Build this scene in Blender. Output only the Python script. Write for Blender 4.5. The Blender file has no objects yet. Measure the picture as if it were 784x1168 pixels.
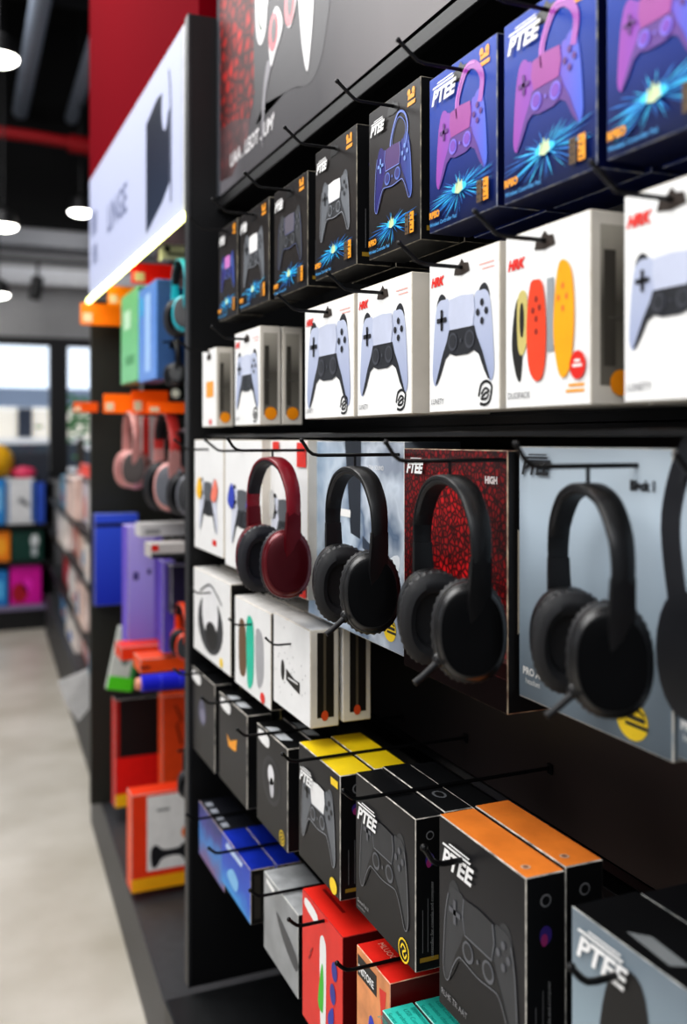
import bpy, bmesh, math, random
from mathutils import Vector, Matrix
random.seed(7)
C = bpy.context.scene.collection
H = 1.5                      # eye height; all shelf heights below are metres from the floor
TH = math.atan(467/1100)     # the camera looks 23 degrees towards the shelf wall
CT, ST = math.cos(TH), math.sin(TH)

def wy(px, X):               # how far along the wall a measured column lies, on the plane X
    u = (px-392)/1100.
    return X*(CT-u*ST)/(ST+u*CT)
def at(px, py, Y):           # a measured point on the cross plane Y
    u = (px-392)/1100.
    d = Y/(CT-u*ST)
    return Vector((d*(u*CT+ST), Y, H-(py-500)*d/1100.))

# ------------------------------------------------------------------ materials
def lin(c):
    return tuple(((v/255.)/12.92 if v/255. <= .04045 else ((v/255.+.055)/1.055)**2.4) for v in c)+(1,)
MC = {}
def newmat(name):
    m = bpy.data.materials.new(name); m.use_nodes = True
    nt = m.node_tree; b = nt.nodes['Principled BSDF']
    return m, nt, b
def mat(c, rough=.45, metal=0, emit=0, var=.06, scale=30, bump=0, coat=0):
    k = ('m', c, rough, metal, emit, var, scale, bump, coat)
    if k in MC: return MC[k]
    m, nt, b = newmat('surface')
    col = lin(c)
    n = nt.nodes.new('ShaderNodeTexNoise'); n.inputs['Scale'].default_value = scale; n.inputs['Detail'].default_value = 4
    tc = nt.nodes.new('ShaderNodeTexCoord'); nt.links.new(tc.outputs['Object'], n.inputs['Vector'])
    r = nt.nodes.new('ShaderNodeValToRGB')
    r.color_ramp.elements[0].position = .3; r.color_ramp.elements[1].position = .7
    r.color_ramp.elements[0].color = tuple(v*(1-var) for v in col[:3])+(1,)
    r.color_ramp.elements[1].color = tuple(min(1, v*(1+var)) for v in col[:3])+(1,)
    nt.links.new(n.outputs['Fac'], r.inputs[0]); nt.links.new(r.outputs[0], b.inputs['Base Color'])
    b.inputs['Roughness'].default_value = rough; b.inputs['Metallic'].default_value = metal
    b.inputs['Coat Weight'].default_value = coat
    if emit:
        nt.links.new(r.outputs[0], b.inputs['Emission Color']); b.inputs['Emission Strength'].default_value = emit
    if bump:
        bp = nt.nodes.new('ShaderNodeBump'); bp.inputs['Strength'].default_value = bump; bp.inputs['Distance'].default_value = .002
        nt.links.new(n.outputs['Fac'], bp.inputs['Height']); nt.links.new(bp.outputs[0], b.inputs['Normal'])
    MC[k] = m; return m
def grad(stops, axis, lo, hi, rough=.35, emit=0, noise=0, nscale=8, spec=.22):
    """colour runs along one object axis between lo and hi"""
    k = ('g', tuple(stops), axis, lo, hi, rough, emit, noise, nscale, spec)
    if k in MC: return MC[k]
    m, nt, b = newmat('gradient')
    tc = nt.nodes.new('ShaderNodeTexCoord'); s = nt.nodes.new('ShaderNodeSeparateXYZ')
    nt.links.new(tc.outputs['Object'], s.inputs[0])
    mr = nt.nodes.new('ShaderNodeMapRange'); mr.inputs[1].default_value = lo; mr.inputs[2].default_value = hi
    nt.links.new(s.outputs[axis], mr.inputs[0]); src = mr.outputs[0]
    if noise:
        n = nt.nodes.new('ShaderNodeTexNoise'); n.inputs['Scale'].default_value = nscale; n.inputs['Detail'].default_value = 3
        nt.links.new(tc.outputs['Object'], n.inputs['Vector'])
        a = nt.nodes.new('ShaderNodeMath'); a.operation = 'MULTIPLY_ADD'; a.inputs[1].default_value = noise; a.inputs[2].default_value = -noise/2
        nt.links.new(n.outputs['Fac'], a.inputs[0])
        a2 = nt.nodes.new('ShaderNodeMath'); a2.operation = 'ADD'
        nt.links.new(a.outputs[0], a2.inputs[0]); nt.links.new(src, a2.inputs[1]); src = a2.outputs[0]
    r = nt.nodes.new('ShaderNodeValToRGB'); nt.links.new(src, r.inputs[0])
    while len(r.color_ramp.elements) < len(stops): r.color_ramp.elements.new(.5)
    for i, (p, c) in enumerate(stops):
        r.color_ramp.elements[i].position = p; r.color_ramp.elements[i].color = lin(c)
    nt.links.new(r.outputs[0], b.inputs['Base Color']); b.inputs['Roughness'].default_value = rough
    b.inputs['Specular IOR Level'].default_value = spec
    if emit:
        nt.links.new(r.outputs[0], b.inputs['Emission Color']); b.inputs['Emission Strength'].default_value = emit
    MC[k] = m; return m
def scales(c1, c2, sc, stretch=(1, 1, 1), rough=.4, edge=.25, smooth=False, emit=0):
    """reptile scale print: voronoi cells with dark joints"""
    k = ('s', c1, c2, sc, stretch, edge, smooth, emit)
    if k in MC: return MC[k]
    m, nt, b = newmat('scale_print')
    tc = nt.nodes.new('ShaderNodeTexCoord'); mp = nt.nodes.new('ShaderNodeMapping'); mp.inputs['Scale'].default_value = stretch
    nt.links.new(tc.outputs['Object'], mp.inputs[0])
    v = nt.nodes.new('ShaderNodeTexVoronoi'); v.inputs['Scale'].default_value = sc
    v.feature = 'DISTANCE_TO_EDGE' if not smooth else 'F1'
    nt.links.new(mp.outputs[0], v.inputs['Vector'])
    r = nt.nodes.new('ShaderNodeValToRGB'); r.color_ramp.elements[0].color = lin(c2); r.color_ramp.elements[1].color = lin(c1)
    r.color_ramp.elements[0].position = .02; r.color_ramp.elements[1].position = edge
    nt.links.new(v.outputs['Distance'], r.inputs[0])
    n = nt.nodes.new('ShaderNodeTexNoise'); n.inputs['Scale'].default_value = 9
    nt.links.new(tc.outputs['Object'], n.inputs['Vector'])
    r2 = nt.nodes.new('ShaderNodeValToRGB'); r2.color_ramp.elements[0].position = .35; r2.color_ramp.elements[1].position = .65
    r2.color_ramp.elements[0].color = (.35, .35, .35, 1)
    nt.links.new(n.outputs['Fac'], r2.inputs[0])
    mx = nt.nodes.new('ShaderNodeMix'); mx.data_type = 'RGBA'; mx.blend_type = 'MULTIPLY'; mx.inputs[0].default_value = 1
    nt.links.new(r.outputs[0], mx.inputs[6]); nt.links.new(r2.outputs[0], mx.inputs[7])
    nt.links.new(mx.outputs[2], b.inputs['Base Color']); b.inputs['Roughness'].default_value = rough
    if emit:
        nt.links.new(mx.outputs[2], b.inputs['Emission Color']); b.inputs['Emission Strength'].default_value = emit
    MC[k] = m; return m
def worn(c, w, amt=.5, sc=60):
    """carton edge rubbed down to the paper"""
    k = ('w', c, w, amt, sc)
    if k in MC: return MC[k]
    m, nt, b = newmat('worn_edge')
    tc = nt.nodes.new('ShaderNodeTexCoord'); n = nt.nodes.new('ShaderNodeTexNoise')
    n.inputs['Scale'].default_value = sc; n.inputs['Detail'].default_value = 5
    nt.links.new(tc.outputs['Object'], n.inputs['Vector'])
    r = nt.nodes.new('ShaderNodeValToRGB'); mixc = tuple(.45*a+.55*b for a, b in zip(w, c)); r.color_ramp.elements[0].position = amt-.14; r.color_ramp.elements[1].position = amt+.14
    r.color_ramp.elements[0].color = lin(w); r.color_ramp.elements[1].color = lin(mixc)
    nt.links.new(n.outputs['Fac'], r.inputs[0]); nt.links.new(r.outputs[0], b.inputs['Base Color'])
    b.inputs['Roughness'].default_value = .7
    MC[k] = m; return m

WHITE = mat((240, 240, 238), .5, var=.02); SIDE_SHADE = mat((214, 208, 198), .6, var=.08, scale=18)  # beige-grey shading of white carton sides is put into their colour
BLACK = mat((13, 13, 14), .35); INK = mat((17, 17, 19), .4); STEEL = mat((20, 20, 22), .32, metal=.3)
FIX = mat((19, 19, 21), .42, var=.2, scale=6); FIXG = mat((44, 45, 48), .45, var=.1)
LOGO = mat((238, 238, 238), .4); YEL = mat((243, 208, 30), .4); ORG = mat((240, 160, 30), .4)
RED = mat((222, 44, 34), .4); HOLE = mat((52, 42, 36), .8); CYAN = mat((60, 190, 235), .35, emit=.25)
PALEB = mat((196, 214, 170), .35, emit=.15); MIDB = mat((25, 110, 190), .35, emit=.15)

# ------------------------------------------------------------------ objects
def tag(o, label, cat, group=None):
    o['label'] = label; o['category'] = cat
    if group: o['group'] = group
    return o
def thing(name, label, cat, loc=(0, 0, 0), rz=0, group=None):
    o = bpy.data.objects.new(name, None); o.empty_display_size = .02; C.objects.link(o)
    o.location = loc; o.rotation_euler = (0, 0, rz); return tag(o, label, cat, group)
def obj(name, bm, mats, parent=None, smooth=False):
    if not isinstance(mats, (list, tuple)): mats = [mats]
    me = bpy.data.meshes.new(name); bm.to_mesh(me); bm.free()
    for m in mats: me.materials.append(m)
    if smooth:
        for p in me.polygons: p.use_smooth = True
        me.set_sharp_from_angle(angle=math.radians(40))
    o = bpy.data.objects.new(name, me); C.objects.link(o)
    if parent: o.parent = parent
    return o
def struct(name, bm, mats):
    o = obj(name, bm, mats); o['kind'] = 'structure'; return o
def bx(bm, a, b, mi=0, bev=0, seg=1):
    x0, y0, z0 = a; x1, y1, z1 = b
    vs = [bm.verts.new(p) for p in ((x0, y0, z0), (x1, y0, z0), (x1, y1, z0), (x0, y1, z0), (x0, y0, z1), (x1, y0, z1), (x1, y1, z1), (x0, y1, z1))]
    fs = [bm.faces.new([vs[i] for i in f]) for f in ((0, 3, 2, 1), (4, 5, 6, 7), (0, 1, 5, 4), (2, 3, 7, 6), (1, 2, 6, 5), (3, 0, 4, 7))]
    for f in fs: f.material_index = mi
    if bev:
        es = {e for f in fs for e in f.edges}
        r = bmesh.ops.bevel(bm, geom=list(es), offset=bev, segments=seg, affect='EDGES', material=-1)
        for f in r['faces']: f.material_index = mi
    return fs
def box(a, b, bev=0, seg=1):
    bm = bmesh.new(); bx(bm, a, b, 0, bev, seg); return bm
def tube(bm, pts, r, n=8, mi=0, cap=True):
    pts = [Vector(p) for p in pts]; rings = []
    up = None
    for i, p in enumerate(pts):
        t = (pts[min(i+1, len(pts)-1)]-pts[max(i-1, 0)]).normalized()
        if up is None: up = Vector((0, 0, 1)) if abs(t.z) < .9 else Vector((1, 0, 0))
        s = t.cross(up)
        if s.length < 1e-4: s = t.orthogonal()
        s.normalize(); up = s.cross(t).normalized()
        rr = r[i] if isinstance(r, (list, tuple)) else r
        rings.append([bm.verts.new(p+(s*math.cos(a)+up*math.sin(a))*rr) for a in [2*math.pi*k/n for k in range(n)]])
    for a, b in zip(rings, rings[1:]):
        for k in range(n):
            f = bm.faces.new((a[k], a[(k+1) % n], b[(k+1) % n], b[k])); f.material_index = mi
    if cap:
        for q in (rings[0], rings[-1]):
            try: bm.faces.new(q).material_index = mi
            except Exception: pass
def sm(pts, n=5, closed=True):
    out = []; N = len(pts); rng = range(N) if closed else range(N-1)
    for i in rng:
        if closed: p0, p1, p2, p3 = pts[i-1], pts[i], pts[(i+1) % N], pts[(i+2) % N]
        else: p0, p1, p2, p3 = pts[max(i-1, 0)], pts[i], pts[i+1], pts[min(i+2, N-1)]
        for k in range(n):
            t = k/n
            out.append(tuple(.5*((2*p1[j])+(-p0[j]+p2[j])*t+(2*p0[j]-5*p1[j]+4*p2[j]-p3[j])*t*t+(-p0[j]+3*p1[j]-3*p2[j]+p3[j])*t**3) for j in range(len(p1))))
    if not closed: out.append(tuple(pts[-1]))
    return out

class Art:
    """flat printed picture: filled outlines in layers, one mesh"""
    def __init__(s, ox=0, oy=0, sc=1, rot=0):
        s.bm = bmesh.new(); s.m = []; s.o = (ox, oy, sc, rot)
    def mi(s, m):
        if m not in s.m: s.m.append(m)
        return s.m.index(m)
    def T(s, p):
        ox, oy, sc, rot = s.o; c, n = math.cos(rot), math.sin(rot)
        return (ox+sc*(p[0]*c-p[1]*n), oy+sc*(p[0]*n+p[1]*c))
    def poly(s, pts, m, layer=1, smooth=0):
        if smooth: pts = sm(pts, smooth)
        q = [s.T(p) for p in pts]; h = .0003*layer
        try:
            f = s.bm.faces.new([s.bm.verts.new((x, -h, y)) for x, y in q]); f.material_index = s.mi(m)
        except Exception: pass
        return s
    def oval(s, x, y, rx, ry, m, layer=1, n=22, a=0):
        ca, sa = math.cos(a), math.sin(a)
        return s.poly([(x+rx*math.cos(t)*ca-ry*math.sin(t)*sa, y+rx*math.cos(t)*sa+ry*math.sin(t)*ca) for t in [2*math.pi*k/n for k in range(n)]], m, layer)
    def rect(s, x0, y0, x1, y1, m, layer=1, sk=0):
        return s.poly([(x0, y0), (x1, y0), (x1+sk, y1), (x0+sk, y1)], m, layer)
    def line(s, pts, w, m, layer=1, smooth=0, closed=False):
        if smooth: pts = sm(pts, smooth, closed)
        if closed: pts = list(pts)+[pts[0]]
        n = len(pts)
        if n < 2: return s
        L_, R_ = [], []; h = .0003*layer
        for i, p in enumerate(pts):
            if closed and i in (0, n-1): a, b = pts[n-2], pts[1]
            else: a, b = pts[max(i-1, 0)], pts[min(i+1, n-1)]
            dx, dy = b[0]-a[0], b[1]-a[1]; L = math.hypot(dx, dy) or 1; nx, ny = -dy/L*w/2, dx/L*w/2
            for q, k in ((L_, 1), (R_, -1)):
                x, y = s.T((p[0]+nx*k, p[1]+ny*k)); q.append(s.bm.verts.new((x, -h, y)))
        for i in range(n-1):
            try: s.bm.faces.new((L_[i], L_[i+1], R_[i+1], R_[i])).material_index = s.mi(m)
            except Exception: pass
        return s
    def build(s, name, parent, face='front', w=0, h=0):
        for v in s.bm.verts:
            x, y, z = v.co
            if face == 'right': v.co = (w/2-y, x, z)          # x runs back along the side
            elif face == 'top': v.co = (x, z, h-y)
        bmesh.ops.triangulate(s.bm, faces=s.bm.faces[:])
        return obj(name, s.bm, s.m or [INK], parent)

TXT = {}
def text(body, size, m, parent, name='lettering', x=0, z=0, shear=0, bold=0, face='front', w=0, h=0, y=0, rot=0, sx=1, layer=2, align='LEFT'):
    k = (body, size, shear, bold, align)
    if k not in TXT:
        cu = bpy.data.curves.new('lettering', 'FONT'); cu.body = body; cu.size = size; cu.shear = shear; cu.offset = bold; cu.resolution_u = 3
        cu.align_x = align
        o = bpy.data.objects.new('lettering', cu); C.objects.link(o); bpy.context.view_layer.update()
        me = bpy.data.meshes.new_from_object(o.evaluated_get(bpy.context.evaluated_depsgraph_get()))
        TXT[k] = [tuple(v.co) for v in me.vertices], [tuple(p.vertices) for p in me.polygons]
        bpy.data.objects.remove(o); bpy.data.meshes.remove(me); bpy.data.curves.remove(cu)
    vs, fs = TXT[k]; c, n = math.cos(rot), math.sin(rot); out = []; e = .0003*layer
    for a, b, _ in vs:
        a *= sx; a, b = a*c-b*n+x, a*n+b*c+z
        out.append((a, -e, b) if face == 'front' else ((w/2+e, a, b) if face == 'right' else (a, b, h+e)))
    me = bpy.data.meshes.new(name); me.from_pydata(out, [], fs); me.materials.append(m)
    o = bpy.data.objects.new(name, me); C.objects.link(o); o.parent = parent; return o

def carton(root, w, d, h, front, side, top, edge, bev=.0009, name='carton'):
    bm = bmesh.new(); fs = bx(bm, (-w/2, 0, 0), (w/2, d, h))
    for f, i in zip(fs, (1, 2, 0, 1, 1, 1)): f.material_index = i
    r = bmesh.ops.bevel(bm, geom=bm.edges[:], offset=bev, segments=1, affect='EDGES')
    for f in r['faces']: f.material_index = 3
    return obj(name, bm, [front, side, top, edge], root)

# gamepad drawing: x -.5...5, y -.39...39
def pad(a, P, detail=True):
    cap, wing, mid, tp, btn = P['cap'], P['wing'], P['mid'], P['touch'], P['btn']
    L = 1
    for s in (-1, 1):
        f = lambda q: [(x*s, y) for x, y in q]
        a.poly(f([(.27, .30), (.29, .37), (.36, .40), (.42, .35), (.43, .27)]), cap, L, 4)
        a.poly(f([(.22, .33), (.30, .345), (.38, .34), (.44, .28), (.475, .12), (.50, -.12), (.51, -.30), (.48, -.385), (.43, -.38), (.37, -.26), (.29, -.10), (.20, .0), (.17, .15)]), wing, L+1, 5)
    a.poly([(-.21, .07), (.21, .07), (.25, -.02), (.33, -.14), (.40, -.28), (.455, -.385), (.42, -.375), (.36, -.30), (.28, -.17), (.20, -.13), (.10, -.155), (-.10, -.155), (-.20, -.13), (-.28, -.17), (-.36, -.30), (-.42, -.375), (-.455, -.385), (-.40, -.28), (-.33, -.14), (-.25, -.02)], mid, L+2)
    a.poly([(-.20, .33), (0, .345), (.20, .33), (.22, .20), (.185, .07), (-.185, .07), (-.22, .20)], tp, L+3)
    if 'line' in P:
        a.line([(-.20, .33), (-.22, .20), (-.185, .07), (.185, .07), (.22, .20), (.20, .33)], .012, P['line'], L+4)
        a.line([(-.43, .28), (-.475, .12), (-.50, -.12), (-.51, -.30), (-.48, -.385), (-.43, -.38), (-.37, -.26), (-.28, -.14), (-.2, -.13), (0, -.15), (.2, -.13), (.28, -.14), (.37, -.26), (.43, -.38), (.48, -.385), (.51, -.30), (.50, -.12), (.475, .12), (.43, .28)], .01, P['line'], L+4, 3)
    a.rect(-.355, .08, -.315, .26, btn, L+4); a.rect(-.42, .15, -.25, .19, btn, L+4)
    for dx, dy in ((0, .075), (0, -.075), (.065, 0), (-.065, 0)): a.oval(.335+dx, .17+dy, .027, .030, btn, L+4, 12)
    for s in (-1, 1):
        a.oval(s*.14, -.035, .078, .078, P.get('ring', btn), L+4); a.oval(s*.14, -.03, .056, .056, P.get('stick', mid), L+5)
    a.rect(-.012, -.05, .012, -.02, P.get('ring', btn), L+5)
    return a
G1 = grad([(0, (150, 160, 192)), (1, (200, 207, 226))], 2, 0, .16); G2 = mat((198, 204, 224), .3)
PW = dict(cap=mat((40, 42, 48)), wing=G1, mid=mat((36, 38, 44)), touch=G2, btn=mat((36, 37, 43)), ring=mat((70, 72, 80)), stick=mat((44, 46, 52)))
PG = dict(cap=mat((52, 54, 58)), wing=mat((58, 60, 64)), mid=mat((30, 31, 34)), touch=mat((52, 54, 58)), btn=mat((92, 94, 100)), ring=mat((98, 100, 106)), stick=mat((40, 42, 46)), line=mat((112, 114, 120)))
PS = dict(cap=mat((92, 96, 102)), wing=mat((104, 108, 114)), mid=mat((50, 52, 56)), touch=mat((232, 232, 232)), btn=mat((46, 48, 52)), ring=mat((120, 124, 130)), stick=mat((60, 62, 66)), line=mat((150, 153, 160)))

def purple(w, h, dark=False):
    if dark:
        g = grad([(0, (48, 52, 120)), (.5, (66, 44, 116)), (1, (58, 86, 158))], 0, -w*.38, w*.38)
        return dict(cap=g, wing=g, mid=mat((34, 26, 66)), touch=mat((78, 46, 110)), btn=mat((120, 150, 215)), ring=mat((92, 116, 196)), stick=mat((50, 46, 120)), line=mat((120, 140, 215)))
    g = grad([(0, (156, 78, 172)), (.45, (136, 80, 186)), (1, (82, 110, 214))], 0, -w*.38, w*.38)
    return dict(cap=g, wing=g, mid=mat((92, 50, 140)), touch=mat((158, 66, 152)), btn=mat((96, 40, 124)), ring=mat((128, 110, 226)), stick=mat((120, 64, 180)))
def burst(a, x, y, s, n=26, xm=.07):
    n = int(n*2.3)
    for k in range(n):
        t = 2*math.pi*k/n+random.uniform(-.12, .12); L = s*random.uniform(.5, 1.5)*(1 if math.sin(t) < .3 else .7); w = random.uniform(.0004, .0009)
        q = random.uniform(0, .35)
        ex, ey = math.cos(t)*L*1.15, math.sin(t)*L*.38+math.cos(t)*L*.10
        nx, ny = -math.sin(t)*w, math.cos(t)*w
        tx = ex and min(1, (xm-.002)/abs(ex)); ty = ey and min(1, (y-.004)/abs(ey)); tt = min(tx or 1, ty or 1); ex *= tt; ey *= tt
        a.poly([(x+nx*.3+ex*q, y+ny*.3+ey*q), (x+ex*(q+.45)+nx, y+ey*(q+.45)+ny), (x+ex*min(1, q+.9), y+ey*min(1, q+.9)), (x+ex*(q+.45)-nx, y+ey*(q+.45)-ny)], (CYAN, MIDB, MIDB, CYAN, MIDB)[k % 5], 5+k % 3)
    a.oval(x, y+s*.02, s*.30, s*.10, CYAN, 8, 14)
    a.poly([(x-s*.16, y-s*.06), (x-s*.12, y+s*.14), (x-s*.05, y+s*.08), (x-s*.01, y+s*.22), (x+s*.04, y+s*.10), (x+s*.12, y+s*.16), (x+s*.16, y-s*.04), (x+.0, y-s*.10)], PALEB, 9)
def logo(root, w, h, size=.018, x=None, z=None, m=None, body='PTEE'):
    x = -w/2+.010 if x is None else x; z = h-.034 if z is None else z
    m = m or LOGO
    size *= .86; z += size*.1
    o = text(body, size, m, root, 'brand_logo', x, z, shear=.3, bold=.0009, sx=1.12, layer=9)
    a = Art(); a.rect(x+.002, z+size*.80, x+size*2.3, z+size*.90, m, 9, .002); a.rect(x+size*.6, z+size*.97, x+size*2.2, z+size*1.04, m, 9, .002)
    a.build('logo_rule', o)
def hangslot(root, w, h, m=HOLE, z=None, s=1):
    z = h-.016 if z is None else z
    a = Art(0, z, s); a.poly([(-.016, -.004), (-.013, .005), (-.005, .006), (0, .011), (.005, .006), (.013, .005), (.016, -.004), (.0, -.006)], m, 2)
    return a.build('hang_slot', root)

BACKX = .80
def hook(root_loc, holds, out=.05, back=.22, r=.0021, tip=.019, tipx=.022, cat='hook', drop=0):
    h = thing('peg_hook', 'black wire peg hook '+holds, 'hook', root_loc, -math.pi/2, 'wire peg hooks')
    if back > .1: back = (.7345 if 1.0 < root_loc[2] < 1.5 else .7645 if any(abs(root_loc[2]-z-.007) < .01 for z in (.62, .70, .93, .965, 1.505, 1.52, 1.70, 1.715, 1.90, 1.93)) else BACKX)-.001-root_loc[0]
    bm = bmesh.new()
    p = [(0, back, 0), (0, .05, 0), (0, -out+.008, 0), (0, -out, .0015), (0, -out-.006, .006), (0, -out-tipx, tip)]
    tube(bm, p, r, 8); obj('prong', bm, STEEL, h, True)
    bm = bmesh.new(); bx(bm, (-.005, back-.002, -.008), (.005, back+.001, .006), 0, .001); obj('base_clip', bm, STEEL, h)
    bm = bmesh.new(); bmesh.ops.create_icosphere(bm, subdivisions=2, radius=r*1.35, matrix=Matrix.Translation((0, -out-tipx, tip))); obj('end_cap', bm, STEEL, h, True)
    return h

def front_box(px0, px1, X, zt, zb, d, name, label, group, look, cat='box'):
    """hung carton with its face on plane X; px0/px1 measured edges, heights relative to the eye"""
    y0, y1 = wy(px0, X), wy(px1, X); w = y0-y1; h = zt-zb
    r = thing(name, label, cat, (X, (y0+y1)/2, H+zb), -math.pi/2, group)
    look(r, w, h, d); return r, w, h
GA = 'game controller cartons hanging in the top row'
def blackbox(r, w, h, d, side=INK, top=None, e=.46, front=None):
    carton(r, w, d, h, front or mat((25, 25, 28), .34, var=.15, scale=14), side, top or INK, worn((22, 22, 24), (176, 168, 150), e))
def look_dark(P, cable=False, slot=True, tint=(50, 45, 42), boost=0):
    def f(r, w, h, d):
        fr = grad([(0, (30, 29, 32)), (.5, tint), (1, (34, 32, 33))], 2, 0, h, noise=.3)
        blackbox(r, w, h, d, front=fr)
        sideart(r, w, h, d)
        a = Art(0, h*.50, w*.70); Q = P(w, h) if callable(P) else P
        pad(a, Q); a.build('controller_picture', r)
        if cable:
            a = Art(); c = w*.09; a.line([(c-w*.12, h*.6), (c-w*.13, h*.72), (c-.0, h*.86), (c+w*.13, h*.84), (c+w*.19, h*.74), (c+w*.14, h*.62)], .0028, Q['line'], 3, 5)
            a.line([(c-w*.09, h*.6), (c-w*.10, h*.72), (c-.0, h*.83), (c+w*.10, h*.81), (c+w*.155, h*.74), (c+w*.11, h*.62)], .0012, Q['ring'], 3, 5)
            a.build('cable_picture', r)
        a = Art(); burst(a, 0, h*.17, .045, xm=w/2); a.build('light_burst_print', r)
        bottomtext(r, w, h)
        logo(r, w, h); badge(r, w, h)
        hangslot(r, w, h, BLACK)
    return f
def sideart(r, w, h, d):
    if d < .03: return
    a = Art()
    a.rect(d*.15, h*.06, d*.8, h*.09, mat((150, 120, 40)), 1)
    for k in range(3):
        a.line([(d*(.25+.18*k), h*.12), (d*(.25+.18*k), h*(.40+.07*(k % 2)))], .0009, mat((110, 110, 112)), 1)
    a.oval(d*.5, h*.72, d*.16, h*.045, mat((60, 44, 120)), 1, 14); a.oval(d*.46, h*.70, d*.09, h*.03, mat((150, 50, 110)), 2, 12)
    a.oval(d*.5, h*.88, d*.14, d*.14, mat((120, 120, 122)), 1, 18); a.oval(d*.5, h*.88, d*.10, d*.10, INK, 2, 18)
    a.build('side_print', r, 'right', w, h)
def bottomtext(r, w, h):
    text('RPEO', .0092, ORG, r, 'title_print', -w*.46, h*.085, bold=.0006, layer=10)
    text('Wireless Controller Pad', .0058, mat((70, 160, 220)), r, 'subtitle_print', -w*.45, h*.03, bold=.0001, layer=10)
    for i in range(2):
        a = Art(); x0 = w*(.26+.09*i); m = (mat((92, 70, 44)), ORG)[i]
        a.poly([(x0, h*.06), (x0+w*.07, h*.06), (x0+w*.07, h*.19), (x0, h*.19)], m, 10)
        for j in range(4): a.rect(x0+w*.012, h*(.075+.03*j), x0+w*(.03+.02*((i+j) % 2)), h*(.083+.03*j), INK, 11)
        a.build('icon_column', r)
def badge(r, w, h):
    a = Art()
    a.rect(w*.28, h*.90, w*.40, h*.93, ORG, 2, .001); a.rect(w*.27, h*.86, w*.41, h*.885, ORG, 2, .001); a.oval(w*.30, h*.945, .004, .004, ORG, 2, 10); a.oval(w*.38, h*.945, .004, .004, ORG, 2, 10)
    a.build('badge', r)
def look_blue(r, w, h, d):
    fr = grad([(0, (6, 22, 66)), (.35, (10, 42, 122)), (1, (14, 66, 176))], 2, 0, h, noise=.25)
    carton(r, w, d, h, fr, mat((6, 16, 60), .35), mat((12, 30, 100)), worn((14, 36, 110), (200, 196, 180), .42))
    a = Art(0, h*.50, w*.74); P = purple(w, h); pad(a, P); a.build('controller_picture', r)
    a = Art(); c = w*.06; a.line([(c-w*.10, h*.62), (c-w*.10, h*.76), (c+w*.02, h*.90), (c+w*.15, h*.90), (c+w*.25, h*.80), (c+w*.22, h*.66)], .0085, mat((158, 66, 170), .3), 3, 6)
    a.line([(c-w*.11, h*.64), (c-w*.115, h*.76), (c+w*.01, h*.915), (c+w*.15, h*.915)], .002, mat((214, 120, 214), .3), 4, 6)
    a.build('cable_picture', r)
    a = Art(); burst(a, 0, h*.20, .052, 30, xm=w/2); a.build('light_burst_print', r)
    bottomtext(r, w, h); logo(r, w, h, .024); badge(r, w, h); hangslot(r, w, h, BLACK, s=1.15)
purple_dark = lambda w, h: purple(w, h, True)

TOP1, BOT1 = .393, .222
rows1 = [
 (250, 271, 'small dark carton with a purple controller, first from the divider panel in the top row', look_dark(lambda w, h: dict(purple(w, h, True), touch=mat((200, 120, 190)))), .395),
 (274, 307, 'dark carton showing a grey controller with a white touchpad, second from the divider panel', look_dark(PS), .392),
 (313, 351, 'dark carton with a faint smoky blue controller, third from the divider panel', look_dark(dict(PG, touch=mat((96, 92, 104)), line=mat((84, 92, 130)))), .39),
 (360, 407, 'black carton with a grey controller and bright white touchpad, left of the violet-outlined one', look_dark(PS), .405),
 (421, 480, 'black carton with an outlined violet controller and cable loop above a blue burst', look_dark(purple_dark, True), .405),
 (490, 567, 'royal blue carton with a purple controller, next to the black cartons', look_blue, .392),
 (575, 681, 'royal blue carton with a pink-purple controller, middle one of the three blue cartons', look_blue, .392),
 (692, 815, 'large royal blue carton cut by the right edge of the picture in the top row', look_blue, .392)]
for i, (a, b, lab, lk, zt) in enumerate(rows1):
    X = .5; D = .05
    r, w, h = front_box(a, b, X, zt, BOT1+(.002 if i % 2 else 0), D, 'controller_box', lab, GA, lk)
    hook((X, r.location.y, H+zt-.012), 'through the '+lab.split(' carton')[0]+' carton '+('at the divider', 'second in the top row', 'third in the top row', 'fourth in the top row', 'with the violet outline', 'nearest the black cartons', 'in the middle', 'at the right edge')[i])
    # one more carton of the same kind behind it
    if i >= 3:
        q = thing('controller_box', ('dark' if i < 5 else 'blue')+' carton hanging directly behind the '+('silver-controller', 'violet-outlined', 'first blue', 'middle blue', 'rightmost blue')[i-3]+' carton', 'box', (X+D+.006, r.location.y, H+BOT1+.002), -math.pi/2, 'second layer of cartons on the top row hooks')
        if i < 5: blackbox(q, w, h-.004, D)
        else: carton(q, w, D, h-.004, mat((14, 40, 120)), mat((10, 26, 84)), mat((12, 30, 100)), worn((14, 36, 110), (200, 196, 180), .42))

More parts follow.
